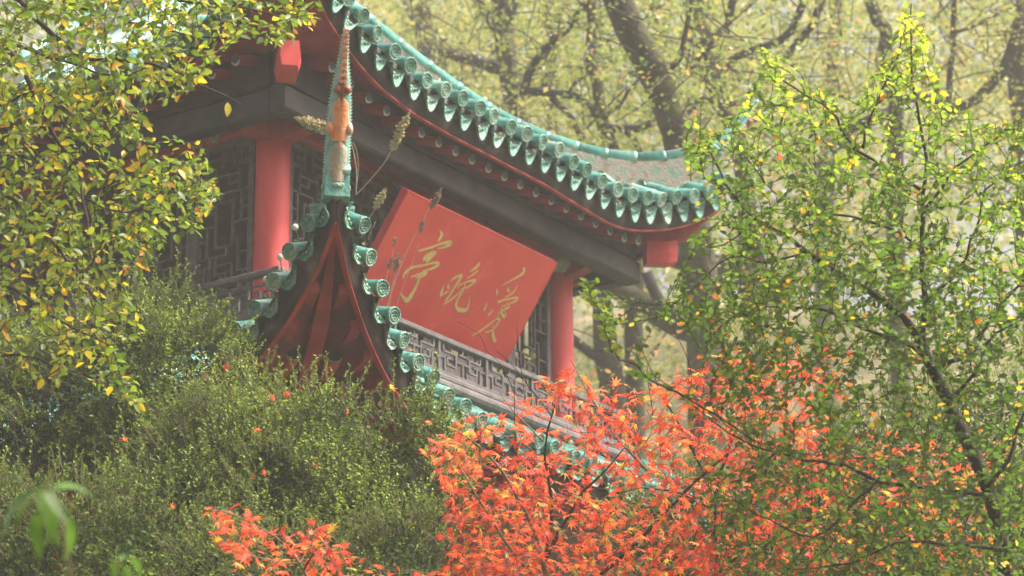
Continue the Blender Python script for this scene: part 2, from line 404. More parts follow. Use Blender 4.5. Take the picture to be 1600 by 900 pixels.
def build_roof(E, tag_label, upper):
    ROOF = child('roof', None, PAV); ROOF['label'] = tag_label
    ROOTS[ROOF.name] = None; del ROOTS[ROOF.name]
    end_me, cov_me = tile_end_mesh(E.dr), cover_mesh(E.dr, .30)
    drip_me = drip_mesh(.185 if upper else .20, .16 if upper else .105, upper)
    raf = MB(); n = 12; rr = .045
    raf.m = 0
    ringy = lambda y, q=1.0: [(math.cos(2 * math.pi * j / n) * rr * q, y, math.sin(2 * math.pi * j / n) * rr * q) for j in range(n)]
    raf.loft([ringy(-.55), ringy(0)]); raf.m = 1
    raf.add(ringy(.002, .98), [tuple(range(n))]); raf.m = 2
    A = np.linspace(math.pi * 1.02, math.pi * 1.98, 9)
    outr = [(math.cos(a) * rr * .98, .005, math.sin(a) * rr * .98) for a in A]; inr = [(math.cos(a) * rr * .80, .005, math.sin(a) * rr * .62 + rr * .06) for a in A]
    raf.grid([outr, inr])
    raf_me = raf.mesh('rafter', [DKRED if upper else MIDRED, ENDBLUE, CRESC])
    sq = MB(); sq.box((-.035, -.55, -.035), (.035, 0, .035)); fly_me = sq.mesh('flying_rafter', [DKRED])
    covers = MB()
    for side in 'RLSB':
        f = fac(side); X0, Y0, Z0 = fbasis(side)
        front = side in 'RL'
        # roof deck of pan tiles
        S = np.linspace(-E.T, L + E.T, 90); rows = []
        for s in S:
            wl = wlim(E, s); e = off(E, s)
            rows.append([f(s, e - k * wl / 8, zroof(E, side, s, k * wl / 8) - .01) for k in range(9)])
        m = MB(); m.grid(rows); child('pan_tile_bed', m.mesh('pan_tile_bed', TEAL, True), ROOF)
        # fascia board and its red lower edge
        m = MB(); S = np.linspace(-E.T + .012, L + E.T - .012, 110)
        prof = [(-.0, 0), (.02, E.fh * .5), (.045, E.fh), (.005, E.fh), (-.03, .0)]
        m.loft([[f(s, off(E, s) + a, zf(E, side, s) + b) for a, b in prof] for s in S]); child('fascia_board', m.mesh('fascia_board', FASCIA, True), ROOF)
        m = MB(); m.loft([[f(s, off(E, s) + a, zf(E, side, s) + b) for a, b in ((-.035, -.014), (.004, -.014), (.006, -.003), (-.035, -.003))] for s in S])
        child('eave_lath', m.mesh('eave_lath', DKRED), ROOF)
        # soffit
        def soff(s, wd):
            wi = max(.05, off(E, s) - E.so); t = wd / wi; z0 = zf(E, side, s) + .045
            return z0 + (E.sz - z0) * t if upper else z0 + .40 * wd
        S = np.linspace(-E.T + .05, L + E.T - .05, 80); rows = []
        for s in S:
            wl = max(.02, min(off(E, s) - E.so, off(E, s) + min(s, L - s))); rows.append([f(s, off(E, s) - .03 - k * (wl - .03) / 5, soff(s, .03 + k * (wl - .03) / 5)) for k in range(6)])
        m = MB(); m.grid(rows); child('soffit', m.mesh('soffit', DKRED if upper else DEEPRED, True), ROOF)
        rows_s = at_arc(E, side, .242, .13 if upper else .335)
        drips = at_arc(E, side, .242, .251 if upper else .214)
        # cover-tile rows
        for i, s in enumerate(rows_s):
            wl = wlim(E, s); e = off(E, s)
            sl = E.a + 2 * E.b * .1
            pos = f(s, e + .125, zf(E, side, s) + E.discz)
            Yv = (Y0 - Z0 * sl * .8).normalized(); Xv = X0.copy(); Zv = Xv.cross(Yv)
            if Zv.z < 0: Zv = -Zv
            jit = Matrix.Rotation(random.uniform(-.16, .16), 3, 'Z') @ Matrix.Rotation(random.uniform(-.12, .12), 3, 'X')
            if front:
                inst('tile_end', end_me, ROOF, mat4(pos + Vector((0, 0, random.uniform(-.014, .014))) + Y0 * random.uniform(-.02, .02), jit @ Xv, jit @ Yv, jit @ Zv))
            else:
                covers.loft([[pos + X0 * E.dr * math.cos(a) + Z0 * E.dr * math.sin(a) + Y0 * q for a in np.linspace(0, 2 * math.pi, 8)[:-1]] for q in (-.3, 0)])
            single = (side == 'R' and (i >= len(rows_s) - 10 or (not upper and i <= 14))) or (side == 'L' and not upper and i < 8) or (side == 'L' and upper and 4 < i < 14)
            ws = np.arange(.22, wl - .02, .29)
            for w0 in ws:
                z0, z1 = zroof(E, side, s, w0), zroof(E, side, s, min(wl, w0 + .29))
                a, b = f(s, e - w0, z0 + .055), f(s, e - w0 - .29, z1 + .055)
                Yt = (a - b).normalized(); Zt = X0.cross(Yt)
                if Zt.z < 0: Zt = -Zt
                if single:
                    inst('cover_tile', cov_me, ROOF, mat4(a, X0, Yt, Zt))
                else:
                    covers.grid([[p + X0 * E.dr * math.cos(q) + Zt * E.dr * math.sin(q) for q in np.linspace(0, math.pi, 6)] for p in (a, b)])
        if front:
            for s in drips:
                t = tangent(E, side, s)
                if not upper: t = (t + X0 * .25 * (1 if t.dot(X0) > 0 else -1)).normalized()
                Xv = t; Yv = Y0 - Xv * Y0.dot(Xv); Yv.normalize(); Zv = Xv.cross(Yv)
                if Zv.z < 0: Zv = -Zv
                jit = Matrix.Rotation(random.uniform(-.16, .16), 3, Y0)
                inst('drip_tile', drip_me, ROOF, mat4(f(s, off(E, s) + .055, zf(E, side, s) + E.discz - (.065 if upper else .05)), jit @ Xv, Yv, jit @ Zv))
            if upper:
                for k in range(-6, 20):
                    s = 1.009 + .2433 * k
                    if s < -.45 or s > 4.6: continue
                    z = 1.49 + .72 * max(0, zf(E, side, s) - 1.54)
                    inn = (-Y0 + Z0 * .35).normalized(); Yv = -inn; Zv = X0.cross(Yv); Zv = Zv if Zv.z > 0 else -Zv
                    inst('rafter', raf_me, ROOF, mat4(f(s, .75, z), X0, Yv, Zv))
            else:
                for k in range(16):
                    s = -E.T + .62 + .25 * k
                    wd = .42
                    p = f(s, off(E, s) - wd, soff(s, wd) - .045)
                    kk = (s + E.T) * .22 if s < -.7 else s + .6
                    q = f(-.6 + kk, .75, soff(-.6 + kk, 1.7) - .05)
                    Yv = (p - q).normalized(); Xv = Yv.cross(Z0).normalized(); Zv = Xv.cross(Yv); Zv = Zv if Zv.z > 0 else -Zv
                    inst('rafter', raf_me, ROOF, mat4(p, Xv, Yv, Zv) @ Matrix.Diagonal((1.25, 1.6, 1.25, 1)))
                for k in range(18):
                    s = -E.T + .30 + .22 * k
                    p = f(s, off(E, s) - .06, zf(E, side, s) + .0)
                    wd = min(.6, off(E, s) + s - .03)
                    kk = (s + E.T) * .22 if s < -.7 else s + .6
                    q = f(-.6 + kk, .75, soff(-.6 + kk, 1.7) - .03)
                    Yv = (p - q).normalized(); Xv = Yv.cross(Z0).normalized(); Zv = Xv.cross(Yv); Zv = Zv if Zv.z > 0 else -Zv
                    inst('flying_rafter', fly_me, ROOF, mat4(p, Xv, Yv, Zv))
    o = child('cover_tile_rows', covers.mesh('cover_tile_rows', TEAL, True), ROOF); o['kind'] = 'stuff'
    # hip ridges with their cap tiles, and the hip beams under the four corners
    cap = MB(); cap.loft([[(math.cos(a) * .085 * q, y, math.sin(a) * .085 * q) for a in np.linspace(-.4, math.pi + .4, 9)] for y, q in ((0, 1.05), (.03, 1.05), (.035, .98), (.24, .96))]); cap_me = cap.mesh('ridge_tile', [TEAL], True)
    for side, end, cx, cy, dx, dy in (('R', 0, 0, 0, -1, -1), ('R', 1, L, 0, 1, -1), ('L', 1, 0, L, -1, 1), ('S', 1, L, L, 1, 1)):
        D = Vector((dx, dy, 0)); Dn = D.normalized(); N = Vector((-Dn.y, Dn.x, 0)); C = Vector((cx, cy, 0))
        def zh(t):      # t: outward offset along each axis
            s = -t if end == 0 else L + t
            if s < -E.T: s = -E.T
            if s > L + E.T: s = L + E.T
            return zroof(E, side, s, max(0, off(E, s) - t))
        t1 = E.T + .02; t0 = -L / 2 if E.winner is None else E.winner
        T = np.linspace(t0, t1, 40)
        hh = lambda t: (.32 + .08 * ss((t - (E.T - .8)) / .8)) if upper else .15
        m = MB(); m.loft([[C + D * t + N * a + Vector((0, 0, zh(t) + b)) for a, b in ((-.085, -.05), (.085, -.05), (.075, hh(t)), (-.075, hh(t)))] for t in T])
        child('ridge_mortar_bed', m.mesh('ridge_mortar_bed', MORTAR if upper else TEAL), ROOF)
        q = t1
        while q > t0 + .1:
            a = C + D * q + Vector((0, 0, zh(q) + hh(q))); q2 = q - .2; b = C + D * q2 + Vector((0, 0, zh(q2) + hh(q2)))
            Yv = (b - a).normalized(); Xv = Yv.cross(Vector((0, 0, 1))).normalized(); Zv = Xv.cross(Yv); Zv = Zv if Zv.z > 0 else -Zv
            inst('ridge_tile', cap_me, ROOF, mat4(a, Xv, Yv * ((b - a).length / .235), Zv)); q = q2
        # hip beam
        zs = lambda t: (zf(E, side, -t if end == 0 else L + t))
        m = MB(); TT = np.linspace(E.T - (.16 if upper else .05), (.2 if upper else 1.3), 14)
        def zb(t):
            wi = E.T - E.so; k = (E.T - t) / wi; z0 = zs(E.T) + .02
            c = zs(t) if t > E.so else E.sz
            if not upper: return zs(t) + .03 + .40 * max(0, off(E, -t if end == 0 else L + t) - t)
            return c - .02 + (E.sz - c) * min(1, max(0, (off(E, -t if end == 0 else L + t) - t) / max(.05, off(E, -t if end == 0 else L + t) - E.so)))
        hw, hd = (.055, .12) if not upper else (.07, .14)
        tp = lambda t: 1.0 if upper else .22 + .78 * ss((E.T - t) / .55)
        m.loft([[C + D * t + N * a + Vector((0, 0, zb(t) + b)) for a, b in ((-hw * tp(t), -hd * tp(t) + .01), (hw * tp(t), -hd * tp(t) + .01), (hw * tp(t), .06), (-hw * tp(t), .06))] for t in TT])
        child('hip_beam', m.mesh('hip_beam', DKRED), ROOF)  # darker red stands in for the shade under the eaves
        if upper:
            m = MB(); z0, z1 = 1.42, 1.63
            hexp = [(-.075, z0 + .0), (.075, z0 + .0), (.095, z0 + .09), (.08, z1), (-.08, z1), (-.095, z0 + .09)]
            m.loft([[C + D * t + N * a * k + Vector((0, 0, zz + dz)) for a, zz in hexp] for t, k, dz in ((.59, 1, .015), (.74, 1, .02), (.80, .84, .045))])
            child('hip_beam_end', m.mesh('hip_beam_end', RED), ROOF)
    if upper:
        m = MB(); zt = zroof(E, 'R', 2.1, off(E, 2.1) + 2.1); c = Vector((2.1, 2.1, zt))
        for r, z in (): pass
        rings = [[c + Vector((math.cos(a) * r, math.sin(a) * r, z)) for a in np.linspace(0, 2 * math.pi, 17)[:-1]] for r, z in ((.42, -.15), (.40, .10), (.22, .16), (.20, .3), (.34, .42), (.38, .58), (.28, .78), (.12, .9), (.10, 1.0), (.16, 1.1), (.10, 1.25), (.02, 1.42))]
        m.loft(rings); child('finial', m.mesh('finial', TEAL, True), ROOF)
    return ROOF

ROOF_U = build_roof(UP, 'upper roof with upturned corners and rows of green drip tiles', True)
ROOF_L = build_roof(LO, 'lower roof whose sharp front corner carries the tall horned ornament', False)

# frame: columns, beams, lintels, soffit boards ------------------------------
for cx, cy in ((0, 0), (L, 0), (0, L), (L, L)):
    m = MB(); m.tube([(cx, cy, z) for z in (-1.2, -.4, .4, 1.0, 1.5)], [.143, .143, .142, .140, .138], 28)
    child('column', m.mesh('column', RED, True), PAV)
for cx in (-1.45, 1.0 - .35, 3.55, 5.65):
    for cy in (-1.45, .65, 3.55, 5.65):
        if cx in (.65, 3.55) and cy in (.65, 3.55): continue
        m = MB(); m.tube([(cx, cy, z) for z in (-4.25, -1.3)], .17, 16); m.tube([(cx, cy, -4.25), (cx, cy, -4.05)], [.27, .21], 16)
        child('column', m.mesh('column', RED, True), PAV)
def chamfered(f, s0, s1, o0, o1, z0, z1, c=.02):
    m = MB(); pr = [(o0, z0), (o1 - c, z0), (o1, z0 + c), (o1, z1 - c), (o1 - c, z1), (o0, z1)]
    m.loft([[f(s, o, z) for o, z in pr] for s in (s0, s1)]); return m
for side in 'RLSB':
    f = fac(side); full = side in 'RB'
    e = lambda o, g=.003: (-o, L + o) if full else (-o + .16 + g, L + o - .16 - g)
    s0, s1 = e(.555)
    child('eave_beam', chamfered(f, s0, s1, .40, .555, 1.248, 1.455, .018).mesh('eave_beam', BLACK), PAV)
    s0, s1 = e(.53)
    child('eave_board', chamfered(f, s0, s1, .41, .53, 1.485, 1.80, .01).mesh('eave_board', BLACK), PAV)
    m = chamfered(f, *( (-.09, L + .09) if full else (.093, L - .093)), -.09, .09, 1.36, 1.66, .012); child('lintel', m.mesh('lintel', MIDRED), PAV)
    m = MB(); m.hexa([f(-.09 if full else .1, .095, 1.60), f(L + .09 if full else L - .1, .095, 1.60), f(L + .38, .40, 1.47), f(-.38, .40, 1.47), f(-.09 if full else .1, .095, 1.62), f(L + .09 if full else L - .1, .095, 1.62), f(L + .38, .40, 1.49), f(-.38, .40, 1.49)])
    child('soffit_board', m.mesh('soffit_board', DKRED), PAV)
    # cantilever arms from the columns to the eave beam, and worn brackets
    for s in (0, L):
        m = MB(); m.hexa([f(s - .07, .10, 1.22), f(s + .07, .10, 1.22), f(s + .07, .46, 1.30), f(s - .07, .46, 1.30), f(s - .07, .10, 1.40), f(s + .07, .10, 1.40), f(s + .07, .46, 1.46), f(s - .07, .46, 1.46)])
        child('bracket_arm', m.mesh('bracket_arm', DKRED), PAV)
def bracket(side, s0, s1, o, z0, z1):
    f = fac(side); m = MB()
    prof = [(0, 0), (.10, .0), (.16, .30), (.30, .26), (.38, .05), (.48, .05), (.55, .42), (.72, .40), (.78, .55), (.92, .52), (1, .7), (1, 1), (0, 1)]
    m.loft([[f(s0 + (s1 - s0) * a, oo, z0 + (z1 - z0) * b) for a, b in prof] for oo in (o, o + .04)])
    return m
b_ = child('carved_bracket', bracket('L', .72, .28, .10, 1.33, 1.52).mesh('carved_bracket', PALEW), PAV)
m = MB(); m.tube([(L, 0, 1.27), (L, 0, 1.33), (L, 0, 1.47)], [.15, .20, .21], 20)
child('column_capital', m.mesh('column_capital', PALEW, True), PAV)['label'] = 'pale weathered capital, paint worn off'

# upper room: floor, ceiling, lattice screens --------------------------------
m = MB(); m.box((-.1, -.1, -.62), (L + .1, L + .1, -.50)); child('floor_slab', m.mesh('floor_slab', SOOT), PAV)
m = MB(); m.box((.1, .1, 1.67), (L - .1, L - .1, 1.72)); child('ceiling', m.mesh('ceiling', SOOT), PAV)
def lattice_lines(nx, ny):
    """key-pattern lattice: stepped rectangles round a long central pane, on an nx by ny grid"""
    cx0, cx1, cy0, cy1 = 3, 6, 5, 10
    seg = []
    def hl(y, a, b): seg.append((a, y, b, y))
    def vl(x, a, b): seg.append((x, a, x, b))
    hl(cy0, cx0, cx1); hl(cy1, cx0, cx1); vl(cx0, cy0, cy1); vl(cx1, cy0, cy1)
    hl(4, 0, 2); hl(4, 4, 9); hl(11, 0, 5); hl(11, 7, 9); vl(2, 2, 6); vl(7, 9, 13); vl(4, 4, 5); vl(5, 10, 11)
    hl(6, 2, 3); hl(9, 6, 7); hl(7.5, 0, 3); hl(7.5, 6, 9); vl(1.5, 7.5, 11); vl(7.5, 4, 7.5)
    hl(2, 0, 2); hl(2, 3, 7); hl(13, 2, 6); hl(13, 7, 9); vl(3, 1, 3); hl(3, 3, 6); vl(6, 2, 4); vl(2, 11, 14); vl(6, 11, 14)
    hl(14, 0, 2); hl(14, 6, 9); hl(1, 1, 3); vl(1, 0, 2); hl(1, 6, 8); vl(8, 1, 3); hl(3, 7, 8); vl(7, 1, 4); vl(4, 0, 2); vl(5, 0, 2)
    hl(9, 0, 1.5); hl(6, 7.5, 9); hl(12, 2, 4); vl(4, 12, 13); hl(12, 6, 8); vl(8, 12, 14); hl(15, 1, 3); vl(3, 14, 16); hl(15, 5, 8); vl(5, 14, 16); vl(1, 14, 15); vl(8, 15, 16); vl(4.5, 0, 1)
    return [(a / nx, b / ny, c / nx, d / ny) for a, b, c, d in seg]
LAT = lattice_lines(9, 16)
for side in 'RLSB':
    f = fac(side); n = 6; a0, a1 = .17, L - .17; pw = (a1 - a0) / n
    z0, z1 = -.48, 1.355
    SCR = child('lattice_screen', None, PAV)
    for k in range(n):
        s0 = a0 + k * pw; s1 = s0 + pw; fw = .058
        fr = MB()
        for (p, q) in (((s0 + .002, z0), (s0 + fw, z1)), ((s1 - fw, z0), (s1 - .002, z1))):
            fr.hexa([f(p[0], -.03, p[1]), f(q[0], -.03, p[1]), f(q[0], .03, p[1]), f(p[0], .03, p[1]), f(p[0], -.03, q[1]), f(q[0], -.03, q[1]), f(q[0], .03, q[1]), f(p[0], .03, q[1])])
        for zz in (z0, .02, z1 - .05):
            p, q = s0 + fw, s1 - fw
            fr.hexa([f(p, -.028, zz), f(q, -.028, zz), f(q, .028, zz), f(p, .028, zz), f(p, -.028, zz + .05), f(q, -.028, zz + .05), f(q, .028, zz + .05), f(p, .028, zz + .05)])
        child('screen_frame', fr.mesh('screen_frame', LATT), SCR)
        m = MB(); u0, u1, v0, v1 = s0 + fw, s1 - fw, .07, z1 - .05
        for a, b, c, d in LAT:
            if k % 2: a, c = 1 - a, 1 - c
            A = f(u0 + (u1 - u0) * a, .0, v0 + (v1 - v0) * b); B = f(u0 + (u1 - u0) * c, .0, v0 + (v1 - v0) * d)
            m.bar(A, B, .017 if a == c else .024, .024 if a == c else .015, f(0, 1, 0) - f(0, 0, 0) if a == c else (0, 0, 1))
        child('lattice', m.mesh('lattice', LATT), SCR)
        m = MB(); m.hexa([f(u0, -.012, z0 + .05), f(u1, -.012, z0 + .05), f(u1, .012, z0 + .05), f(u0, .012, z0 + .05), f(u0, -.012, .02), f(u1, -.012, .02), f(u1, .012, .02), f(u0, .012, .02)])
        child('apron_panel', m.mesh('apron_panel', LATT), SCR)
# balustrade and the mouldings under it --------------------------------------
FRET = [(0, .5, .0, 1), (.0, .5, .13, .5), (.13, .5, .13, 0), (.13, .72, .36, .72), (.13, .72, .13, 1), (.36, .72, .36, .30), (.36, .30, .20, .30), (.20, .30, .20, .52), (.20, .52, .28, .52),
        (.36, .5, .5, .5), (.5, 0, .5, .5), (.43, .78, .57, .78), (.5, .78, .5, 1), (.5, .5, .64, .5), (.64, .72, .64, .28), (.64, .28, .82, .28), (.82, .28, .82, .52), (.82, .52, .74, .52), (.64, .72, .9, .72), (.9, .72, .9, 1), (.87, 0, .87, .5), (.87, .5, 1, .5)]
for side in 'RLSB':
    f = fac(side); full = side in 'RB'; O = .393
    BAL = child('balustrade', None, PAV)
    g = 0 if full else .062
    def rail(nm, o0, o1, z0, z1, mat, c=.008, par=BAL):
        s0, s1 = (-o1, L + o1) if full else (-o0 + .002, L + o0 - .002)
        child(nm, chamfered(f, s0, s1, o0, o1, z0, z1, c).mesh(nm, mat), par)
    rail('top_rail', O - .035, O + .03, -.048, .0, GREYW)
    rail('bottom_rail', O - .03, O + .028, -.335, -.30, GREYW)
    nb = 7; s0, s1 = -O + .04, L + O - .04; bw = (s1 - s0) / nb
    for k in range(nb):
        a = s0 + k * bw; m = MB(); z0, z1 = -.30, -.048
        for q0, r0, q1, r1 in FRET:
            if k % 2: q0, q1 = 1 - q0, 1 - q1
            A, B = f(a + bw * q0, O, z0 + (z1 - z0) * r0), f(a + bw * q1, O, z0 + (z1 - z0) * r1)
            if (A - B).length < 1e-4: continue
            if q0 == q1: m.bar(A, B, .02, .02, f(0, 1, 0) - f(0, 0, 0))
            else: m.bar(A, B, .021, .016)
        child('fretwork', m.mesh('fretwork', GREYW), BAL)
        m = MB(); m.box((-.016, -.018, z0), (.016, .018, z1)); mm = m.mesh('baluster_post', GREYW)
        oo = child('baluster_post', mm, BAL); oo.location = f(a, O, 0)
    # mouldings
    def mould(nm, prof, mat):
        omax = max(p[0] for p in prof)
        s0, s1 = (lambda o: -o), (lambda o: L + o)
        m = MB(); m.loft([[f(-o + .0 if True else 0, o, z) for o, z in prof], [f(L + o, o, z) for o, z in prof]]); child(nm, m.mesh(nm, mat), PAV)
    mould('base_moulding', [(.30, -.337), (.44, -.337), (.45, -.36), (.45, -.385), (.42, -.39), (.46, -.40), (.485, -.43), (.49, -.46), (.475, -.49), (.44, -.505), (.30, -.505)], GREYW)
    mould('plinth_band', [(.30, -.508), (.42, -.508), (.42, -.80), (.30, -.80)], PLASTER)
# ground storey walls (behind the shrubs)
m = MB(); m.box((-.6, -.6, -4.2), (L + .6, L + .6, -1.2)); child('wall', m.mesh('wall', PLASTER), PAV)
m = MB(); m.box((-2.4, -2.4, -4.5), (L + 2.4, L + 2.4, -4.18)); child('stone_terrace', m.mesh('stone_terrace', PLASTER), PAV)

# ornament on the lower front corner -----------------------------------------
def ornament(C, D, T, z0, path, wd, dpth):
    """path: (offset past the tip, height) along the corner diagonal; a horned fish-dragon rising from the ridge end"""
    D = Vector(D); Dn = D.normalized(); N = Vector((-Dn.y, Dn.x, 0))
    ORN = child('ridge_ornament', None, PAV); ORN['label'] = 'tall tapering glazed dragon-fish horn with orange belly and green flanks'
    P = [Vector((C[0], C[1], 0)) + D * (T + t) + Vector((0, 0, z0 + z)) for t, z in path]
    n = len(P); F = []
    for i in range(n):
        t = (P[min(i + 1, n - 1)] - P[max(0, i - 1)]).normalized(); o = t.cross(N).normalized()
        if o.dot(Dn) < 0: o = -o
        F.append((t, o))
    m = MB(); rings = []
    for i in range(n):
        t, o = F[i]
        rings.append([P[i] + N * math.cos(a) * wd[i] + o * math.sin(a) * dpth[i] for a in np.linspace(0, 2 * math.pi, 15)[:-1]])
    m.loft(rings[:]); child('body', m.mesh('body', TEAL, True), ORN)
    k0, k1 = 0, int(n * .62)
    def belly(a0, a1, name, mat, sc):
        m = MB(); rows = []
        for i in range(a0, a1):
            t, o = F[i]
            q = sc * (1 if i < a1 - 1 else .35)
            rows.append([P[i] + N * math.cos(a) * wd[i] * q + o * (math.sin(a) * dpth[i] * 1.06 + .012) for a in np.linspace(.12 * math.pi, .88 * math.pi, 7)])
        m.grid(rows); child(name, m.mesh(name, mat, True), ORN)
    belly(0, int(n * .34), 'lower_belly', ORNSTEM, .86)
    belly(int(n * .34) - 1, k1, 'belly', ORANGE, .84)
    # scale-like bumps up both flanks
    m = MB()
    for i in range(n - 2):
        t, o = F[i]
        for sgn in (-1, 1):
            for q in (0, .5):
                p = P[i].lerp(P[i + 1], q); wv = wd[i] + (wd[i + 1] - wd[i]) * q
                m.loft([[p + N * sgn * wv * .9 + o * .012 + t * .0, p + N * sgn * wv * .9 - o * .012, p + N * sgn * wv * .9 + t * .03], [p + N * sgn * (wv + .013) + t * .018, p + N * sgn * (wv + .013) + t * .020 - o * .004, p + N * sgn * (wv + .015) + t * .023]])
    child('flank_scales', m.mesh('flank_scales', TEALP), ORN)['kind'] = 'stuff'
    # pectoral lobes, mouth lobes, serrated spine
    i = int(n * .38); t, o = F[i]
    for sgn in (-1, 1):
        m = MB(); m.ball(P[i] + N * sgn * wd[i] * .85 + o * dpth[i] * .7, .034, (.8, .8, 1.4), 8, 6); child('fin_lobe', m.mesh('fin_lobe', ORANGE if sgn < 0 else ORNSTEM, True), ORN)
    i = k1; t, o = F[i]; m = MB()
    for sgn in (-1, 1): m.ball(P[i] + N * sgn * .03 + o * dpth[i], .032, (1, 1, 1.0), 8, 6)
    m.loft([[P[i] - t * .08 + o * dpth[i] * 1.2 + N * a for a in (-.008, .008)] + [P[i] - t * .08 + o * (dpth[i] * 1.2 + .01)], [P[i] + o * dpth[i] + N * a for a in (-.035, .035)] + [P[i] + o * (dpth[i] + .03)], [P[i] + t * .16 + o * dpth[i] * .9 + N * a for a in (-.014, .014)] + [P[i] + t * .16 + o * (dpth[i] + .01)]])
    child('mouth', m.mesh('mouth', BROWN, True), ORN)
    m = MB(); tooth = 0
    for i in range(k1 + 1, n - 1):
        for q in (0, .5):
            t, o = F[i]; p = P[i].lerp(P[i + 1], q); ww = max(.020, wd[i] * .62); h = .030 if tooth % 2 else .042
            m.m = tooth % 2; tooth += 1; sp_ = (P[i + 1] - P[i]).length * .5
            m.hexa([p + N * a * ww * (.9 if tooth % 2 else 1.08) + o * (dpth[i] * .7 + b) + t * c for c in (0, sp_ * .86) for a, b in ((-1, 0), (1, 0), (.8, h), (-.8, h))])
    child('serrated_spine', m.mesh('serrated_spine', [SPINE, ORANGE]), ORN)
    m = MB(); t, o = F[0]
    m.loft([[P[0] + N * math.cos(a) * wd[0] * 1.12 * q + o * (math.sin(a) * dpth[0] * 1.1 * q) + t * h for a in np.linspace(0, 2 * math.pi, 15)[:-1]] for h, q in ((-.045, 1.0), (-.04, 1.08), (-.01, 1.1), (0, 1.0))])
    child('socket_tile', m.mesh('socket_tile', TEAL_DISC, True), ORN)
    return ORN
zz = np.linspace(0, .95, 25)
path = [(-.04 + .28 * (z / .95) ** 1.35, z) for z in zz]
wd = [np.interp(z, [0, .2, .38, .5, .6, .72, .8, .95], [.080, .078, .074, .068, .056, .034, .022, .012]) for z in zz]
dp = [np.interp(z, [0, .3, .6, .8, .95], [.085, .075, .06, .04, .02]) for z in zz]
ornament((0, 0), (-1, -1, 0), 2.9, -.60, path, wd, dp)
zz = np.linspace(0, .55, 25)
for C, D in (((L, 0), (1, -1, 0)), ((0, 0), (-1, -1, 0))):
    path = [(-.02 + .30 * (z / .55) ** .9, z) for z in zz]
    zb = zroof(UP, 'R', -UP.T if C[0] == 0 else L + UP.T, 0) + .38
    ornament(C, D, UP.T, zb, path, [np.interp(z, [0, .25, .45, .55], [.09, .075, .045, .02]) for z in zz], [np.interp(z, [0, .25, .45, .55], [.09, .07, .045, .02]) for z in zz])

# plaque ---------------------------------------------------------------------
PX1, PX2 = .989, 3.211; PT, PBm = Vector((0, -.633, .993)), Vector((0, -.068, .166))
PLQ = thing('plaque', 'large red name plaque with gold brush characters tilted below the upper eaves', 'plaque', (2.1, -.35, .58))
Uv = Vector((1, 0, 0)); Vv = (PBm - PT).normalized(); Nv = Vv.cross(Uv).normalized()
if Nv.y > 0: Nv = -Nv
def PP(u, v, h=0): return Vector((PX1, 0, 0)) + PT + Uv * u + Vv * v + Nv * h
wP, hP = PX2 - PX1, (PBm - PT).length
def pbox(u0, u1, v0, v1, h0, h1): 
    m = MB(); m.hexa([PP(u0, v0, h0), PP(u1, v0, h0), PP(u1, v1, h0), PP(u0, v1, h0), PP(u0, v0, h1), PP(u1, v0, h1), PP(u1, v1, h1), PP(u0, v1, h1)]); return m
child('board', pbox(0, wP, 0, hP, -.055, 0).mesh('board', PLAQUE), PLQ)
for u0, u1, v0, v1 in ((-.012, 0, -.012, hP + .012), (wP, wP + .012, -.012, hP + .012), (0, wP, -.012, -.0005), (0, wP, hP + .0005, hP + .012)):
    child('edge_strip', pbox(u0, u1, v0, v1, -.075, .002).mesh('edge_strip', RED), PLQ)
for u in (.3, wP - .3):
    m = MB(); m.bar(PP(u, .06, -.06), (PX1 + u, -.09, 1.40), .03, .03); child('hanger', m.mesh('hanger', BLACK), PLQ)
LOVE= [[(1.671, 0.379, 0.004), (1.751, 0.307, 0.0119), (1.819, 0.244, 0.0185), (1.853, 0.201, 0.0317), (1.844, 0.17, 0.0238), (1.814, 0.154, 0.0053)], [(1.636, 0.427, 0.0092), (1.658, 0.452, 0.0185), (1.675, 0.474, 0.0066)], [(1.756, 0.373, 0.0066), (1.777, 0.392, 0.0211), (1.801, 0.404, 0.0119)], [(1.865, 0.319, 0.0053), (1.866, 0.374, 0.0158), (1.835, 0.421, 0.0132), (1.788, 0.46, 0.0053)], [(1.73, 0.528, 0.0158), (1.797, 0.483, 0.0158), (1.883, 0.443, 0.0145), (1.947, 0.418, 0.0185), (1.948, 0.444, 0.0185), (1.905, 0.482, 0.0119), (1.853, 0.515, 0.0053)], [(1.593, 0.571, 0.0066), (1.605, 0.605, 0.0198), (1.61, 0.64, 0.0211)], [(1.719, 0.601, 0.0119), (1.71, 0.631, 0.0158), (1.694, 0.671, 0.0106)], [(1.853, 0.479, 0.0066), (1.845, 0.53, 0.0106), (1.806, 0.538, 0.0079), (1.822, 0.574, 0.0119), (1.862, 0.607, 0.0211), (1.911, 0.617, 0.0264), (1.899, 0.584, 0.0106), (1.862, 0.575, 0.004)], [(1.896, 0.503, 0.0066), (1.894, 0.529, 0.0185), (1.854, 0.565, 0.0119), (1.813, 0.612, 0.0066)], [(1.802, 0.605, 0.0066), (1.825, 0.643, 0.0106), (1.795, 0.698, 0.0119), (1.746, 0.76, 0.0145), (1.692, 0.825, 0.0119), (1.625, 0.887, 0.0053)], [(1.793, 0.684, 0.0066), (1.856, 0.653, 0.0158), (1.866, 0.688, 0.0158), (1.855, 0.748, 0.0145), (1.808, 0.799, 0.0119), (1.764, 0.805, 0.0066)], [(1.826, 0.725, 0.0092), (1.857, 0.779, 0.0185), (1.906, 0.823, 0.0317), (1.96, 0.852, 0.0238)]]
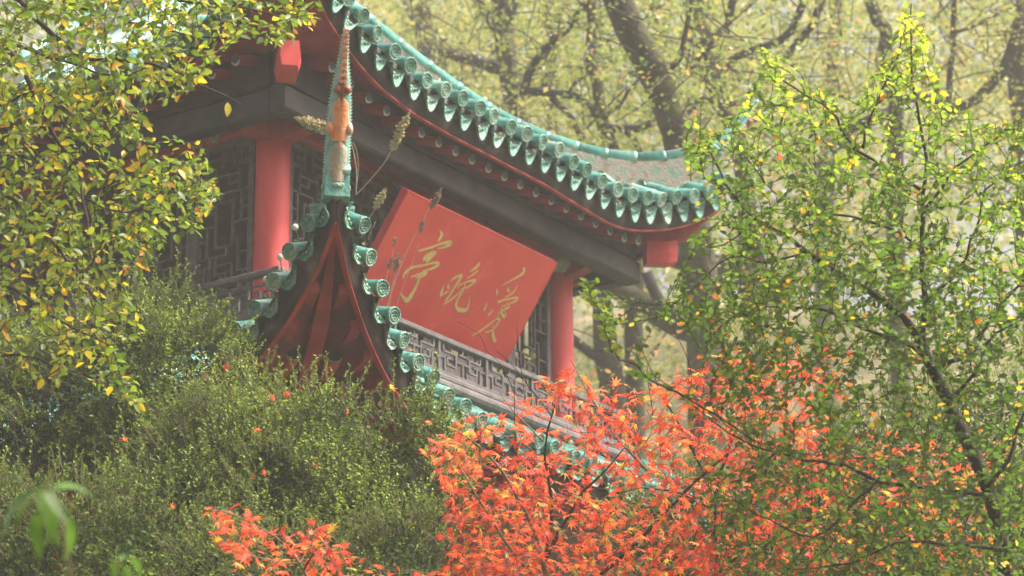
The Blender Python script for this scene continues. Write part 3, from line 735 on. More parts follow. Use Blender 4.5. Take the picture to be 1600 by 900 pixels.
NIGHT= [[(0.961, 0.577, 0.0066), (0.976, 0.626, 0.0198), (0.984, 0.66, 0.0238), (0.992, 0.686, 0.0158)], [(1.011, 0.535, 0.0066), (1.047, 0.49, 0.0172), (1.115, 0.445, 0.0238), (1.111, 0.512, 0.0185), (1.102, 0.595, 0.0172), (1.092, 0.666, 0.0185), (1.076, 0.704, 0.0106)], [(1.01, 0.558, 0.0092), (1.026, 0.583, 0.0198), (1.046, 0.594, 0.0092)], [(0.996, 0.675, 0.0092), (1.032, 0.637, 0.0119), (1.058, 0.61, 0.0053)], [(1.075, 0.734, 0.0066), (1.117, 0.697, 0.0119), (1.164, 0.636, 0.0119), (1.199, 0.573, 0.0092), (1.213, 0.532, 0.0053)], [(1.194, 0.385, 0.0066), (1.234, 0.34, 0.0238), (1.253, 0.297, 0.0238), (1.251, 0.276, 0.0079)], [(1.195, 0.45, 0.0053), (1.243, 0.403, 0.0132), (1.285, 0.345, 0.0066)], [(1.158, 0.529, 0.0066), (1.218, 0.478, 0.0106), (1.31, 0.433, 0.0211), (1.3, 0.469, 0.0172), (1.259, 0.518, 0.0106), (1.217, 0.537, 0.0053)], [(1.214, 0.485, 0.0079), (1.225, 0.547, 0.0132), (1.219, 0.623, 0.0158), (1.228, 0.688, 0.0211), (1.277, 0.718, 0.0317), (1.342, 0.716, 0.0343), (1.392, 0.695, 0.0264), (1.381, 0.644, 0.0132), (1.34, 0.575, 0.0053)], [(1.152, 0.556, 0.0092), (1.143, 0.527, 0.0119), (1.154, 0.506, 0.0053)]]
PAVW= [[(0.587, 0.175, 0.0088), (0.632, 0.206, 0.0308), (0.624, 0.265, 0.0198)], [(0.463, 0.407, 0.0176), (0.583, 0.338, 0.0198), (0.694, 0.264, 0.0198), (0.784, 0.232, 0.0396), (0.751, 0.277, 0.022), (0.664, 0.323, 0.0066)], [(0.58, 0.47, 0.0176), (0.579, 0.43, 0.0396), (0.628, 0.375, 0.0308), (0.67, 0.362, 0.022), (0.641, 0.411, 0.0308), (0.611, 0.459, 0.033)], [(0.445, 0.674, 0.011), (0.437, 0.624, 0.0286), (0.483, 0.56, 0.022), (0.615, 0.494, 0.0176), (0.729, 0.436, 0.0198), (0.772, 0.443, 0.0264), (0.722, 0.494, 0.0198), (0.629, 0.551, 0.0088)], [(0.526, 0.634, 0.011), (0.6, 0.592, 0.0198), (0.679, 0.544, 0.0286), (0.658, 0.588, 0.0198), (0.593, 0.622, 0.0066)], [(0.622, 0.589, 0.0176), (0.641, 0.664, 0.0264), (0.644, 0.745, 0.0374), (0.628, 0.822, 0.044), (0.56, 0.814, 0.022), (0.495, 0.788, 0.0066)]]

def brush(strokes):
    CH = child('character', None, PLQ)
    for st in strokes:
        m = MB()
        # Catmull-Rom through the traced points
        pts = []; n = len(st)
        for i in range(n - 1):
            p0, p1, p2, p3 = st[max(0, i - 1)], st[i], st[i + 1], st[min(n - 1, i + 2)]
            for q in (np.arange(5) / 5 if i < n - 2 else np.arange(6) / 5):
                pts.append(tuple(.5 * (2 * b + (c - a) * q + (2 * a - 5 * b + 4 * c - d) * q * q + (3 * b - a - 3 * c + d) * q ** 3) for a, b, c, d in zip(p0, p1, p2, p3)))
        Lr, Rr = [], []
        for i, (u, v, ww) in enumerate(pts):
            a, b = pts[max(0, i - 1)], pts[min(len(pts) - 1, i + 1)]
            t = np.array([b[0] - a[0], b[1] - a[1]]); t /= (np.linalg.norm(t) + 1e-9); nn = np.array([-t[1], t[0]]) * max(.004, ww) / 2 * 1.12
            Lr.append((u + nn[0], v + nn[1])); Rr.append((u - nn[0], v - nn[1]))
        k = len(pts)
        for i in range(k - 1):
            q = [Lr[i], Lr[i + 1], Rr[i + 1], Rr[i]]
            m.hexa([PP(x, y, .0005) for x, y in q] + [PP(x, y, .0035) for x, y in q])
        child('brush_stroke', m.mesh('brush_stroke', GOLD), CH)
for c in (LOVE, NIGHT, PAVW): brush(c)

# ------------------------------------------------------------------ vegetation
def unit(a): return a / (np.linalg.norm(a, axis=-1, keepdims=True) + 1e-12)
def leaf_template(kind):
    """leaf along +X, length 1; returns verts, quads"""
    if kind == 'oval':
        xs = [0, .22, .5, .78, 1.0]; ws = [.015, .19, .245, .15, .0]
        V, F = [], []
        for x, w_ in zip(xs, ws):
            z = -.16 * (x - .35) ** 2
            V += [(x, -w_, z + w_ * .30), (x, 0, z), (x, w_, z + w_ * .30)]
        for i in range(4):
            a = 3 * i; F += [(a, a + 3, a + 4, a + 1), (a + 1, a + 4, a + 5, a + 2)]
        return np.array(V), np.array(F)
    if kind == 'small':
        V = [(0, 0, 0), (.45, -.27, .06), (1, 0, -.04), (.45, .27, .06), (.5, 0, 0)]
        return np.array(V), np.array([(0, 1, 4, 4), (1, 2, 4, 4), (2, 3, 4, 4), (3, 0, 4, 4)])
    if kind == 'rhomb':
        return np.array([(0, 0, 0), (.5, -.32, .05), (1, 0, -.03), (.5, .32, .05)]), np.array([(0, 1, 2, 3)])
    if kind == 'long':
        xs = np.linspace(0, 1, 11); V, F = [], []
        for x in xs:
            w_ = .075 * math.sin(math.pi * min(1, x * .93 + .05)) ** .8 + .002; z = -.55 * x * x
            V += [(x * (1 - .25 * x), -w_, z + w_ * .35), (x * (1 - .25 * x), 0, z), (x * (1 - .25 * x), w_, z + w_ * .35)]
        for i in range(10):
            a = 3 * i; F += [(a, a + 3, a + 4, a + 1), (a + 1, a + 4, a + 5, a + 2)]
        return np.array(V), np.array(F)
    if kind == 'maple':
        V = [(.30, 0, .0)]; F = []
        tips = [(-125, .30), (-72, .52), (-34, .68), (0, .74), (34, .68), (72, .52), (125, .30)]
        ring = []
        for i, (a, r) in enumerate(tips):
            if i:
                am = (tips[i - 1][0] + a) / 2; rv = .20
                ring.append((.30 + math.cos(R(am)) * rv, math.sin(R(am)) * rv, .015))
            # lobe: shoulder, tip, shoulder
            for da, rr, z in ((-7, r * .56, .02), (0, r, -.07 - .06 * (abs(a) > 50)), (7, r * .56, .02)):
                ring.append((.30 + math.cos(R(a + da)) * rr, math.sin(R(a + da)) * rr, z))
        ring.append((0.0, 0, 0))
        V += ring; k = len(ring)
        for i in range(k): F.append((0, 1 + i, 1 + (i + 1) % k, 1 + (i + 1) % k))
        return np.array(V), np.array(F)
    if kind == 'maple5':     # curled, fewer faces
        V = [(.28, 0, .05)]; F = []; ring = []
        tips = [(-105, .42), (-50, .62), (0, .74), (50, .62), (105, .42)]
        for i, (a, r) in enumerate(tips):
            if i:
                am = (tips[i - 1][0] + a) / 2; ring.append((.28 + math.cos(R(am)) * .17, math.sin(R(am)) * .17, .02))
            for da, rr, z in ((-8, r * .5, -.02), (0, r, -.22), (8, r * .5, -.02)):
                ring.append((.28 + math.cos(R(a + da)) * rr, math.sin(R(a + da)) * rr, z))
        ring.append((0, 0, 0)); V += ring; k = len(ring)
        for i in range(k): F.append((0, 1 + i, 1 + (i + 1) % k, 1 + (i + 1) % k))
        return np.array(V), np.array(F)

def place(kind, P, D, Nn, S, wide=None):
    T, F = leaf_template(kind)
    X = unit(D); Z = Nn - X * np.sum(Nn * X, -1, keepdims=True); Z = unit(Z); Y = np.cross(Z, X)
    wd_ = np.ones(len(P)) if wide is None else wide
    V = P[:, None] + S[:, None, None] * (T[None, :, 0:1] * X[:, None] + T[None, :, 1:2] * wd_[:, None, None] * Y[:, None] + T[None, :, 2:3] * Z[:, None])
    Fs = F[None] + (np.arange(len(P)) * len(T))[:, None, None]
    return V.reshape(-1, 3), Fs.reshape(-1, F.shape[1]), len(T)
def tri_fix(F):
    """rows written (a,b,c,c) are triangles"""
    return F[:, :3] if F.shape[1] == 4 and np.all(F[:, 2] == F[:, 3]) else F

def show_score(P, Nn, S):
    x, y, z = P2(P)
    v = unit(P - CAM)
    inf = (x > 4) & (x < 1596) & (y > 4) & (y < 896)
    return np.where(inf, (S / z) * (.25 + np.abs(np.sum(unit(Nn) * v, -1))) * np.where(z < 30, 1, .5), -1) * np.exp(-(z - z.min()) * .10)

def leaves(parent, kind, P, D, Nn, S, tone, mat, name='leaf', singles=300, wide=None, rest_name='foliage'):
    """the largest-showing leaves become objects of their own, the rest one mass"""
    P, D, Nn, S, tone = map(np.asarray, (P, D, Nn, S, tone))
    wide = np.ones(len(P)) if wide is None else wide
    order = np.argsort(-show_score(P, Nn, S)) if singles else np.arange(len(P))
    top, rest = order[:singles], order[singles:]
    if len(top):
        T, F = leaf_template(kind); F = tri_fix(F)
        lib = [arrays_mesh(name, T, F, np.full(len(T), t), mat) for t in np.linspace(0.03, .97, 16)]
        X = unit(D[top]); Z = Nn[top] - X * np.sum(Nn[top] * X, -1, keepdims=True); Z = unit(Z); Y = np.cross(Z, X)
        root = ROOTS.get(parent.name)
        for i, j in enumerate(top):
            me = lib[int(min(15, max(0, round((tone[j] - .03) / .94 * 15))))]
            o = bpy.data.objects.new(name, me); COL.objects.link(o); o.parent = parent
            if root is not None: o.matrix_parent_inverse = Matrix.Translation(-root)
            s = float(S[j]); y = Y[i] * float(wide[j])
            o.matrix_basis = Matrix(((X[i][0] * s, y[0] * s, Z[i][0] * s, P[j][0]), (X[i][1] * s, y[1] * s, Z[i][1] * s, P[j][1]), (X[i][2] * s, y[2] * s, Z[i][2] * s, P[j][2]), (0, 0, 0, 1)))
    if len(rest):
        V, F, k = place(kind, P[rest], D[rest], Nn[rest], S[rest], wide[rest])
        o = child(rest_name, arrays_mesh(rest_name, V, tri_fix(F), np.repeat(tone[rest], k), mat), parent)
        o['kind'] = 'stuff'

def catmull(pts, step):
    pts = np.asarray(pts, float); out = []
    n = len(pts)
    for i in range(n - 1):
        p0, p1, p2, p3 = pts[max(0, i - 1)], pts[i], pts[i + 1], pts[min(n - 1, i + 2)]
        k = max(2, int(np.linalg.norm(p2[:3] - p1[:3]) / step))
        for q in np.arange(k) / k:
            out.append(.5 * (2 * p1 + (p2 - p0) * q + (2 * p0 - 5 * p1 + 4 * p2 - p3) * q * q + (3 * p1 - p0 - 3 * p2 + p3) * q ** 3))
    out.append(pts[-1]); return np.array(out)
def limb(spec, dep, r0, r1, step=.10, wob=.0):
    """pixel polyline at depth dep (number or list) -> world polyline with radii"""
    n = len(spec); d = dep if hasattr(dep, '__len__') else [dep] * n
    P = np.array([W(x, y, q) for (x, y), q in zip(spec, d)])
    A = catmull(P, step)
    if wob: A[1:-1] += rng.normal(0, wob, A[1:-1].shape)
    return A, np.linspace(r0, r1, len(A))
def limb_mesh(A, r, n=7, name='branch', mat=None):
    m = MB(); m.tube(A, list(r), n); return m.mesh(name, mat or BARK, True)
def in_poly(poly, n):
    poly = np.array(poly, float); x0, y0 = poly.min(0); x1, y1 = poly.max(0); out = []
    while len(out) < n:
        q = rng.uniform((x0, y0), (x1, y1), (4 * n, 2)); ins = np.zeros(len(q), bool); j = len(poly) - 1
        for i in range(len(poly)):
            a, b = poly[i], poly[j]
            cnd = ((a[1] > q[:, 1]) != (b[1] > q[:, 1])) & (q[:, 0] < (b[0] - a[0]) * (q[:, 1] - a[1]) / (b[1] - a[1] + 1e-9) + a[0])
            ins ^= cnd; j = i
        out += list(q[ins])
    return np.array(out[:n])
def grow(limbs, targets, step=.05, sag=.12, back=.25):
    """a twig from the nearest wood to each target; twigs fork from one another"""
    nodes = np.concatenate([A for A in limbs]); dirs = np.concatenate([np.gradient(A, axis=0) for A in limbs])
    d0 = np.array([np.min(np.sum((nodes - t) ** 2, 1)) for t in targets]); order = np.argsort(d0)
    twigs = []
    cap_n = 60000
    buf = np.zeros((cap_n, 3)); bd = np.zeros((cap_n, 3)); k = len(nodes); buf[:k] = nodes; bd[:k] = unit(dirs)
    for i in order:
        t = targets[i]; v = t - buf[:k]; dd = np.linalg.norm(v, axis=1) + 1e-6
        cost = dd * (1.35 - .55 * np.sum(v * bd[:k], 1) / dd)
        j = int(np.argmin(cost)); p0 = buf[j]; ln = dd[j]
        if ln < .06: continue
        n = max(3, int(ln / step)); q = np.linspace(0, 1, n)[:, None]
        c1 = p0 + bd[j] * ln * .35 + np.array([0, 0, sag * ln * .5]); side = rng.normal(0, .05, 3) * ln
        c2 = p0 + (t - p0) * .7 + np.array([0, 0, sag * ln]) + side
        pts = (1 - q) ** 3 * p0 + 3 * q * (1 - q) ** 2 * c1 + 3 * q * q * (1 - q) * c2 + q ** 3 * t
        twigs.append(pts)
        if k + n < cap_n: buf[k:k + n] = pts; bd[k:k + n] = unit(np.gradient(pts, axis=0)); k += n
    return twigs
def twig_leaves(twigs, spacing, size, start=.2, spread=.9, flat=.6, maxlen=.55, droop=.15, minlen=0):
    P, D, Nn, S = [], [], [], []
    for tw in twigs:
        seg = np.linalg.norm(np.diff(tw, axis=0), axis=1); a = np.concatenate([[0], np.cumsum(seg)]); ln = a[-1]
        s = max(ln * start, ln - maxlen); sgn = 1
        base_up = unit(np.array([rng.normal(0, .45), rng.normal(0, .45), 1.0]))
        while s < ln + spacing * .3:
            ss_ = min(s, ln); p = np.array([np.interp(ss_, a, tw[:, c]) for c in range(3)]); p2_ = np.array([np.interp(min(ln, ss_ + .02), a, tw[:, c]) for c in range(3)])
            p1_ = np.array([np.interp(max(0, ss_ - .02), a, tw[:, c]) for c in range(3)]); t = unit(p2_ - p1_)
            lat = unit(np.cross(base_up, t)); tip = ss_ >= ln - spacing * .5
            d = t * (1.0 if tip else .55) + lat * sgn * (0 if tip else spread) + rng.normal(0, .22, 3) + np.array([0, 0, -droop])
            nn = base_up * flat + rng.normal(0, .38, 3)
            P.append(p); D.append(d); Nn.append(nn); S.append(size * rng.uniform(.65, 1.2)); sgn = -sgn; s += spacing * rng.uniform(.75, 1.3)
    return np.array(P), np.array(D), np.array(Nn), np.array(S)
def twig_mesh(twigs, r0, r1, n=4, name='twigs', mat=None):
    m = MB()
    for t in twigs:
        ln = len(t); m.tube(t, list(np.linspace(r0 if ln > 8 else (r0 + r1) / 2, r1, ln)), n, cap=False)
    return m.mesh(name, mat or BARK, True)
def tone_field(P, base, amp, scale, sd):
    f = np.array([noise.noise(Vector(p * scale)) for p in P])
    return np.clip(base + amp * f + rng.normal(0, sd, len(P)), .02, .98)
def spots(tone, frac, lo, hi):
    k = rng.random(len(tone)) < frac; t = tone.copy(); t[k] = rng.uniform(lo, hi, k.sum()); return t

# left tree: yellowing, hanging in from the left ------------------------------
dL = 14.5
base = W(-190, 900, dL); base[2] = ground_z(base[0], base[1])
LT = thing('broadleaf_tree', 'broad yellow-green tree reaching in over the left side of the pavilion', 'tree', base)
trk = np.array([base, W(-200, 900, dL), W(-185, 640, dL), W(-165, 420, dL), W(-175, 200, dL), W(-150, -60, dL + .2), W(-120, -330, dL + .3)])
A = catmull(trk, .25); child('trunk', limb_mesh(A, np.interp(np.linspace(0, 1, len(A)), [0, .5, 1], [.17, .11, .04]), 12, 'trunk', BARKM), LT)
limbsL = [([(-165, 560), (-100, 420), (0, 300), (45, 345), (90, 385), (115, 420), (150, 470)], 14.2, .022, .005),
          ([(-170, 300), (-80, 130), (0, 72), (50, 135), (90, 220), (120, 260), (130, 310), (140, 370), (143, 405)], 14.0, .022, .005),
          ([(-165, 420), (-90, 290), (0, 200), (50, 235), (85, 265), (130, 310)], 14.4, .016, .004),
          ([(-150, 60), (-60, -40), (30, 0), (60, 30), (110, 75), (140, 92), (210, 95), (260, 108), (300, 125), (350, 150), (376, 162)], 13.8, .022, .0025),
          ([(-160, 140), (-60, 80), (0, 66), (80, 90), (190, 120), (240, 95)], 14.8, .017, .004),
          ([(-140, -80), (40, -70), (180, -20), (300, 3), (360, 8), (420, 22), (475, 45)], 14.6, .020, .003),
          ([(-175, 480), (-80, 430), (0, 440), (50, 470), (100, 505), (150, 530), (200, 560)], 14.3, .014, .003),
          ([(-180, 640), (-60, 560), (0, 555), (60, 560), (120, 590), (170, 600)], 14.0, .012, .003),
          ([(0, 165), (35, 130), (20, 160), (60, 140), (150, 190), (230, 235), (300, 270)], 14.9, .008, .003),
          ([(130, 310), (180, 330), (240, 330), (300, 350)], 14.2, .006, .003),
          ([(-150, -100), (0, -60), (120, 10), (230, 40), (330, 60), (400, 60)], 15.2, .016, .003)]
LA = []
for sp, d, r0, r1 in limbsL:
    A, r = limb(sp, d + np.linspace(.4, -.1, len(sp)), r0, r1, .08, .004); LA.append(A); child('branch', limb_mesh(A, r, 7), LT)
polys = [([(-40, -40), (505, -40), (500, 55), (440, 72), (385, 55), (330, 95), (305, 150), (230, 172), (235, 205), (325, 232), (338, 300), (330, 345), (255, 380), (260, 420), (150, 450), (-40, 470)], 1150),
         ([(-40, -40), (330, -40), (300, 110), (210, 160), (-40, 230)], 330),
         ([(-40, 400), (180, 420), (225, 470), (215, 560), (220, 640), (150, 600), (60, 590), (-40, 600)], 170),
         ([(180, 250), (330, 235), (340, 340), (250, 400), (190, 380)], 110)]
T = np.concatenate([np.array([W(x, y, d) for (x, y), d in zip(in_poly(p, n), rng.uniform(13.2, 15.8, n))]) for p, n in polys])
tw = grow(LA, T, .05, .10)
child('twigs', twig_mesh(tw, .0042, .0016), LT)['kind'] = 'stuff'
P, D, Nn, S = twig_leaves(tw, .036, .057, .22, maxlen=.44, flat=.6, droop=.35)
# the single hanging leaf at the end of the long twig
P = np.vstack([P, W(356, 160, 13.8)]); D = np.vstack([D, [0, 0, -1]]); Nn = np.vstack([Nn, -CF + .5 * CR]); S = np.append(S, .075)
tone = spots(tone_field(P, .34, .42, 1.3, .13), .11, .66, .84); tone = spots(tone, .03, .86, .99); tone[-1] = .74
leaves(LT, 'oval', P, D, Nn, S, tone, LEFTLEAF, wide=rng.uniform(.85, 1.2, len(P)))

# right tree: small-leaved, slanting dark trunk -------------------------------
dR = 14.0
base = W(1575, 960, dR); base[2] = ground_z(base[0], base[1])
RT = thing('small_leaved_tree', 'small-leaved green tree with slanting dark trunk on the right', 'tree', base)
trk = np.array([base, W(1574, 930, dR), W(1567, 860, dR), W(1543, 760, dR), W(1510, 690, dR), W(1480, 625, dR), W(1455, 570, dR), W(1440, 542, dR)])
A = catmull(trk, .12); child('trunk', limb_mesh(A, np.linspace(.055, .026, len(A)), 10, 'trunk', BARK), RT)
limbsR = [([(1440, 545), (1420, 505), (1395, 480), (1340, 445), (1300, 420), (1262, 394), (1228, 369), (1183, 342), (1152, 311), (1121, 267), (1105, 220)], 14.0, .021, .003),
          ([(1443, 540), (1441, 515), (1446, 480), (1443, 440), (1440, 400), (1443, 302), (1447, 250), (1438, 190), (1425, 120), (1421, 60), (1424, 5)], 14.1, .017, .003),
          ([(1441, 298), (1388, 264), (1339, 235), (1312, 200), (1303, 178), (1263, 151), (1225, 125), (1203, 100), (1188, 68)], 13.9, .010, .0025),
          ([(1348, 232), (1352, 205), (1361, 178), (1388, 120), (1405, 80), (1408, 40)], 14.0, .007, .0025),
          ([(1443, 330), (1468, 298), (1494, 262), (1539, 227), (1590, 202)], 14.3, .009, .003),
          ([(1550, 775), (1500, 768), (1447, 764), (1372, 750), (1320, 727), (1256, 718), (1175, 695), (1135, 675), (1090, 640)], 13.6, .013, .003),
          ([(1462, 580), (1424, 539), (1348, 513), (1300, 490), (1240, 480), (1180, 480)], 13.8, .011, .003),
          ([(1455, 568), (1500, 560), (1560, 480), (1598, 440), (1640, 400)], 14.3, .014, .004),
          ([(1480, 625), (1510, 600), (1535, 560), (1552, 520), (1600, 500)], 13.7, .012, .004),
          ([(1180, 690), (1120, 650), (1060, 615), (1016, 593), (994, 571), (968, 561), (955, 546), (946, 517), (933, 483), (924, 461), (917, 439)], 13.5, .006, .002),
          ([(1262, 394), (1200, 410), (1140, 402), (1060, 470), (1010, 475)], 14.0, .006, .002),
          ([(1183, 342), (1150, 370), (1110, 385), (1085, 375)], 14.0, .005, .002),
          ([(1567, 860), (1500, 850), (1400, 850), (1330, 880), (1240, 890)], 13.3, .011, .003),
          ([(1543, 760), (1575, 720), (1600, 650), (1640, 600)], 13.6, .012, .004),
          ([(1446, 470), (1500, 420), (1530, 340), (1540, 300), (1600, 250)], 14.5, .009, .003),
          ([(1443, 400), (1400, 360), (1330, 340), (1270, 330), (1210, 300), (1160, 240)], 14.6, .008, .003),
          ([(1372, 750), (1320, 800), (1270, 840), (1180, 800), (1130, 770)], 13.2, .007, .003)]
RA = []
for sp, d, r0, r1 in limbsR:
    A, r = limb(sp, d, r0, r1, .06, .004); RA.append(A); child('branch', limb_mesh(A, r, 7), RT)
polys = [([(1095, 165), (1130, 205), (1165, 150), (1190, 62), (1240, 118), (1300, 140), (1340, 160), (1390, 70), (1420, 0), (1450, 20), (1470, 130), (1540, 190), (1640, 170), (1640, 560), (1150, 560), (1010, 490), (1060, 440), (1080, 385), (1095, 300), (1062, 245)], 1650),
         ([(1130, 430), (1640, 380), (1640, 920), (1290, 920), (1200, 760), (1120, 660), (1090, 560)], 1900),
         ([(1100, 740), (1190, 730), (1260, 840), (1640, 700), (1640, 920), (1120, 920)], 600),
         ([(905, 440), (935, 438), (975, 545), (1090, 600), (1090, 640), (960, 575)], 26),
         ([(1150, 370), (1300, 240), (1450, 260), (1450, 420), (1200, 480)], 260)]
T = np.concatenate([np.array([W(x, y, d) for (x, y), d in zip(in_poly(p, n), rng.uniform(12.9, 15.2, n))]) for p, n in polys])
tw = grow(RA, T, .05, .02)
child('twigs', twig_mesh(tw, .0042, .0015), RT)['kind'] = 'stuff'
P, D, Nn, S = twig_leaves(tw, .023, .040, .08, maxlen=.52, flat=.5, droop=-.05)
# leaves straight on the thin shoot
A = RA[9][8:]; k = 44; I = np.linspace(len(A) * .35, len(A) - 1, k).astype(int); tang = unit(np.gradient(A, axis=0))[I]
sgn = np.where(np.arange(k) % 2 == 0, 1, -1)[:, None]
P = np.vstack([P, A[I]]); D = np.vstack([D, tang * .6 + CR * sgn * .9 + rng.normal(0, .15, (k, 3))]); Nn = np.vstack([Nn, rng.normal(0, .4, (k, 3)) + np.array([0, 0, .6]) - CF]); S = np.append(S, rng.uniform(.035, .055, k))
tone = tone_field(P, .36, .25, 1.1, .13)
x, y, z = P2(P); tone = np.clip(tone + .26 * np.clip((320 - y) / 300, -.9, 1), .02, .76); tone = spots(tone, .035, .8, .9); tone = spots(tone, .012, .9, .99); tone[-k:] = rng.uniform(.55, .74, k)  # bright upper crown and dim lower leaves are painted in through tone
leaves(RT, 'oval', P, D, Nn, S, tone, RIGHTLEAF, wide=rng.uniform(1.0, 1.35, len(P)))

# red maples -------------------------------------------------------------------
def maple(label, bx, dep, limbs, polys, dr, bh, size=.068, sp=.058):
    base = W(bx, 1000, dep); base[2] = ground_z(base[0], base[1])
    t = thing('red_maple', label, 'maple', base)
    LA = []
    for i, (spx, d, r0, r1) in enumerate(limbs):
        A, r = limb(spx, d, r0, r1, .06, .003); LA.append(A)
        child('branch', limb_mesh(A, r, 6, 'branch', BARK if i % 3 else BARKG), t)
    st = np.array([base, base * .5 + LA[0][0] * .5 + CR * .05, LA[0][0]]); A = catmull(st, .15); child('trunk', limb_mesh(A, np.linspace(.05, .025, len(A)), 9, 'trunk', BARK), t)
    T = np.concatenate([np.array([W(x, y, d) for (x, y), d in zip(in_poly(p, n), rng.uniform(*dr, n))]) for p, n in polys])
    tw = grow(LA, T, .05, .04)
    child('twigs', twig_mesh(tw, .0036, .0014, 4, 'twigs', BARKG), t)['kind'] = 'stuff'
    P, D, Nn, S = twig_leaves(tw, sp, size, .35, maxlen=.32, flat=.9, droop=.35)
    tone = tone_field(P, .36, .42, 1.8, .17); tone = spots(tone, .09, .78, .95); tone = spots(tone, .04, .96, .99)
    cur = rng.random(len(P)) < .35
    leaves(t, 'maple', P[~cur], D[~cur], Nn[~cur], S[~cur], tone[~cur], MAPLELEAF, singles=220)
    leaves(t, 'maple5', P[cur], D[cur], Nn[cur] + rng.normal(0, .5, (cur.sum(), 3)), S[cur] * .95, tone[cur], MAPLELEAF, singles=80, rest_name='curled_foliage')
    return t
maple('orange-red maple spreading across the lower middle in front of the lower roof', 870, 15.4,
      [([(858, 960), (850, 880), (835, 830), (800, 760), (770, 720), (740, 690), (710, 672)], 15.2, .020, .003),
       ([(850, 880), (862, 820), (858, 760), (850, 700), (862, 650), (880, 600)], 15.4, .014, .003),
       ([(850, 880), (880, 820), (910, 770), (950, 730), (975, 700)], 15.2, .012, .003),
       ([(858, 930), (800, 860), (760, 800), (725, 740), (690, 700)], 14.9, .011, .003),
       ([(862, 940), (960, 880), (1040, 800), (1100, 740), (1160, 690), (1220, 620)], 15.6, .016, .003),
       ([(1120, 920), (1118, 830), (1120, 760), (1140, 700), (1170, 620), (1200, 570)], 15.3, .012, .003),
       ([(1016, 740), (960, 680), (930, 630), (905, 585), (890, 560)], 15.6, .008, .002),
       ([(1100, 740), (1060, 660), (1030, 610), (1010, 560)], 15.9, .008, .002),
       ([(862, 650), (830, 610), (800, 570), (775, 548)], 15.4, .004, .0016),
       ([(850, 690), (800, 640), (780, 610)], 15.5, .005, .002),
       ([(1120, 800), (1060, 770), (1000, 765), (940, 775)], 15.0, .006, .002),
       ([(1160, 690), (1240, 700), (1330, 740), (1420, 780)], 15.8, .01, .003),
       ([(1200, 570), (1250, 560), (1310, 565)], 15.6, .005, .002),
       ([(1090, 640), (1075, 560), (1055, 520), (1040, 482)], 15.3, .0035, .0014), ([(1020, 650), (1010, 570), (1000, 530), (987, 492)], 15.4, .003, .0012),
       ([(1075, 565), (1085, 530), (1092, 505)], 15.3, .0025, .0012), ([(805, 690), (800, 600), (762, 548), (745, 520), (715, 503)], 15.4, .0032, .0013), ([(820, 620), (812, 560), (808, 500)], 15.5, .0025, .0012)],
      [([(655, 690), (700, 650), (780, 640), (830, 600), (890, 575), (945, 585), (1000, 610), (1060, 590), (1130, 545), (1240, 545), (1330, 560), (1260, 640), (1310, 760), (1300, 910), (760, 910), (735, 800), (700, 770)], 960),
       ([(740, 700), (1160, 640), (1200, 910), (770, 910)], 420),
       ([(1200, 650), (1560, 700), (1560, 910), (1200, 910)], 330),
       ([(640, 690), (720, 660), (760, 740), (700, 760)], 35), ([(700, 760), (860, 760), (860, 910), (690, 910)], 240), ([(1000, 600), (1130, 545), (1330, 550), (1280, 700), (1050, 720)], 220)], (14.6, 16.3), 0)
maple('small vermilion maple in front of the dark shrub at the bottom edge', 470, 13.8,
      [([(500, 960), (470, 880), (430, 840), (390, 815), (350, 800), (328, 790)], 13.8, .009, .002),
       ([(475, 890), (500, 850), (520, 830)], 13.7, .006, .002), ([(500, 960), (570, 900), (640, 890)], 13.9, .006, .002), ([(470, 880), (440, 880), (400, 870), (350, 865)], 13.6, .005, .002)],
      [([(322, 795), (370, 785), (420, 820), (500, 810), (540, 850), (560, 910), (400, 910), (340, 860)], 150), ([(560, 890), (700, 885), (700, 920), (560, 920)], 14)], (13.4, 14.2), 0, .07, .06)

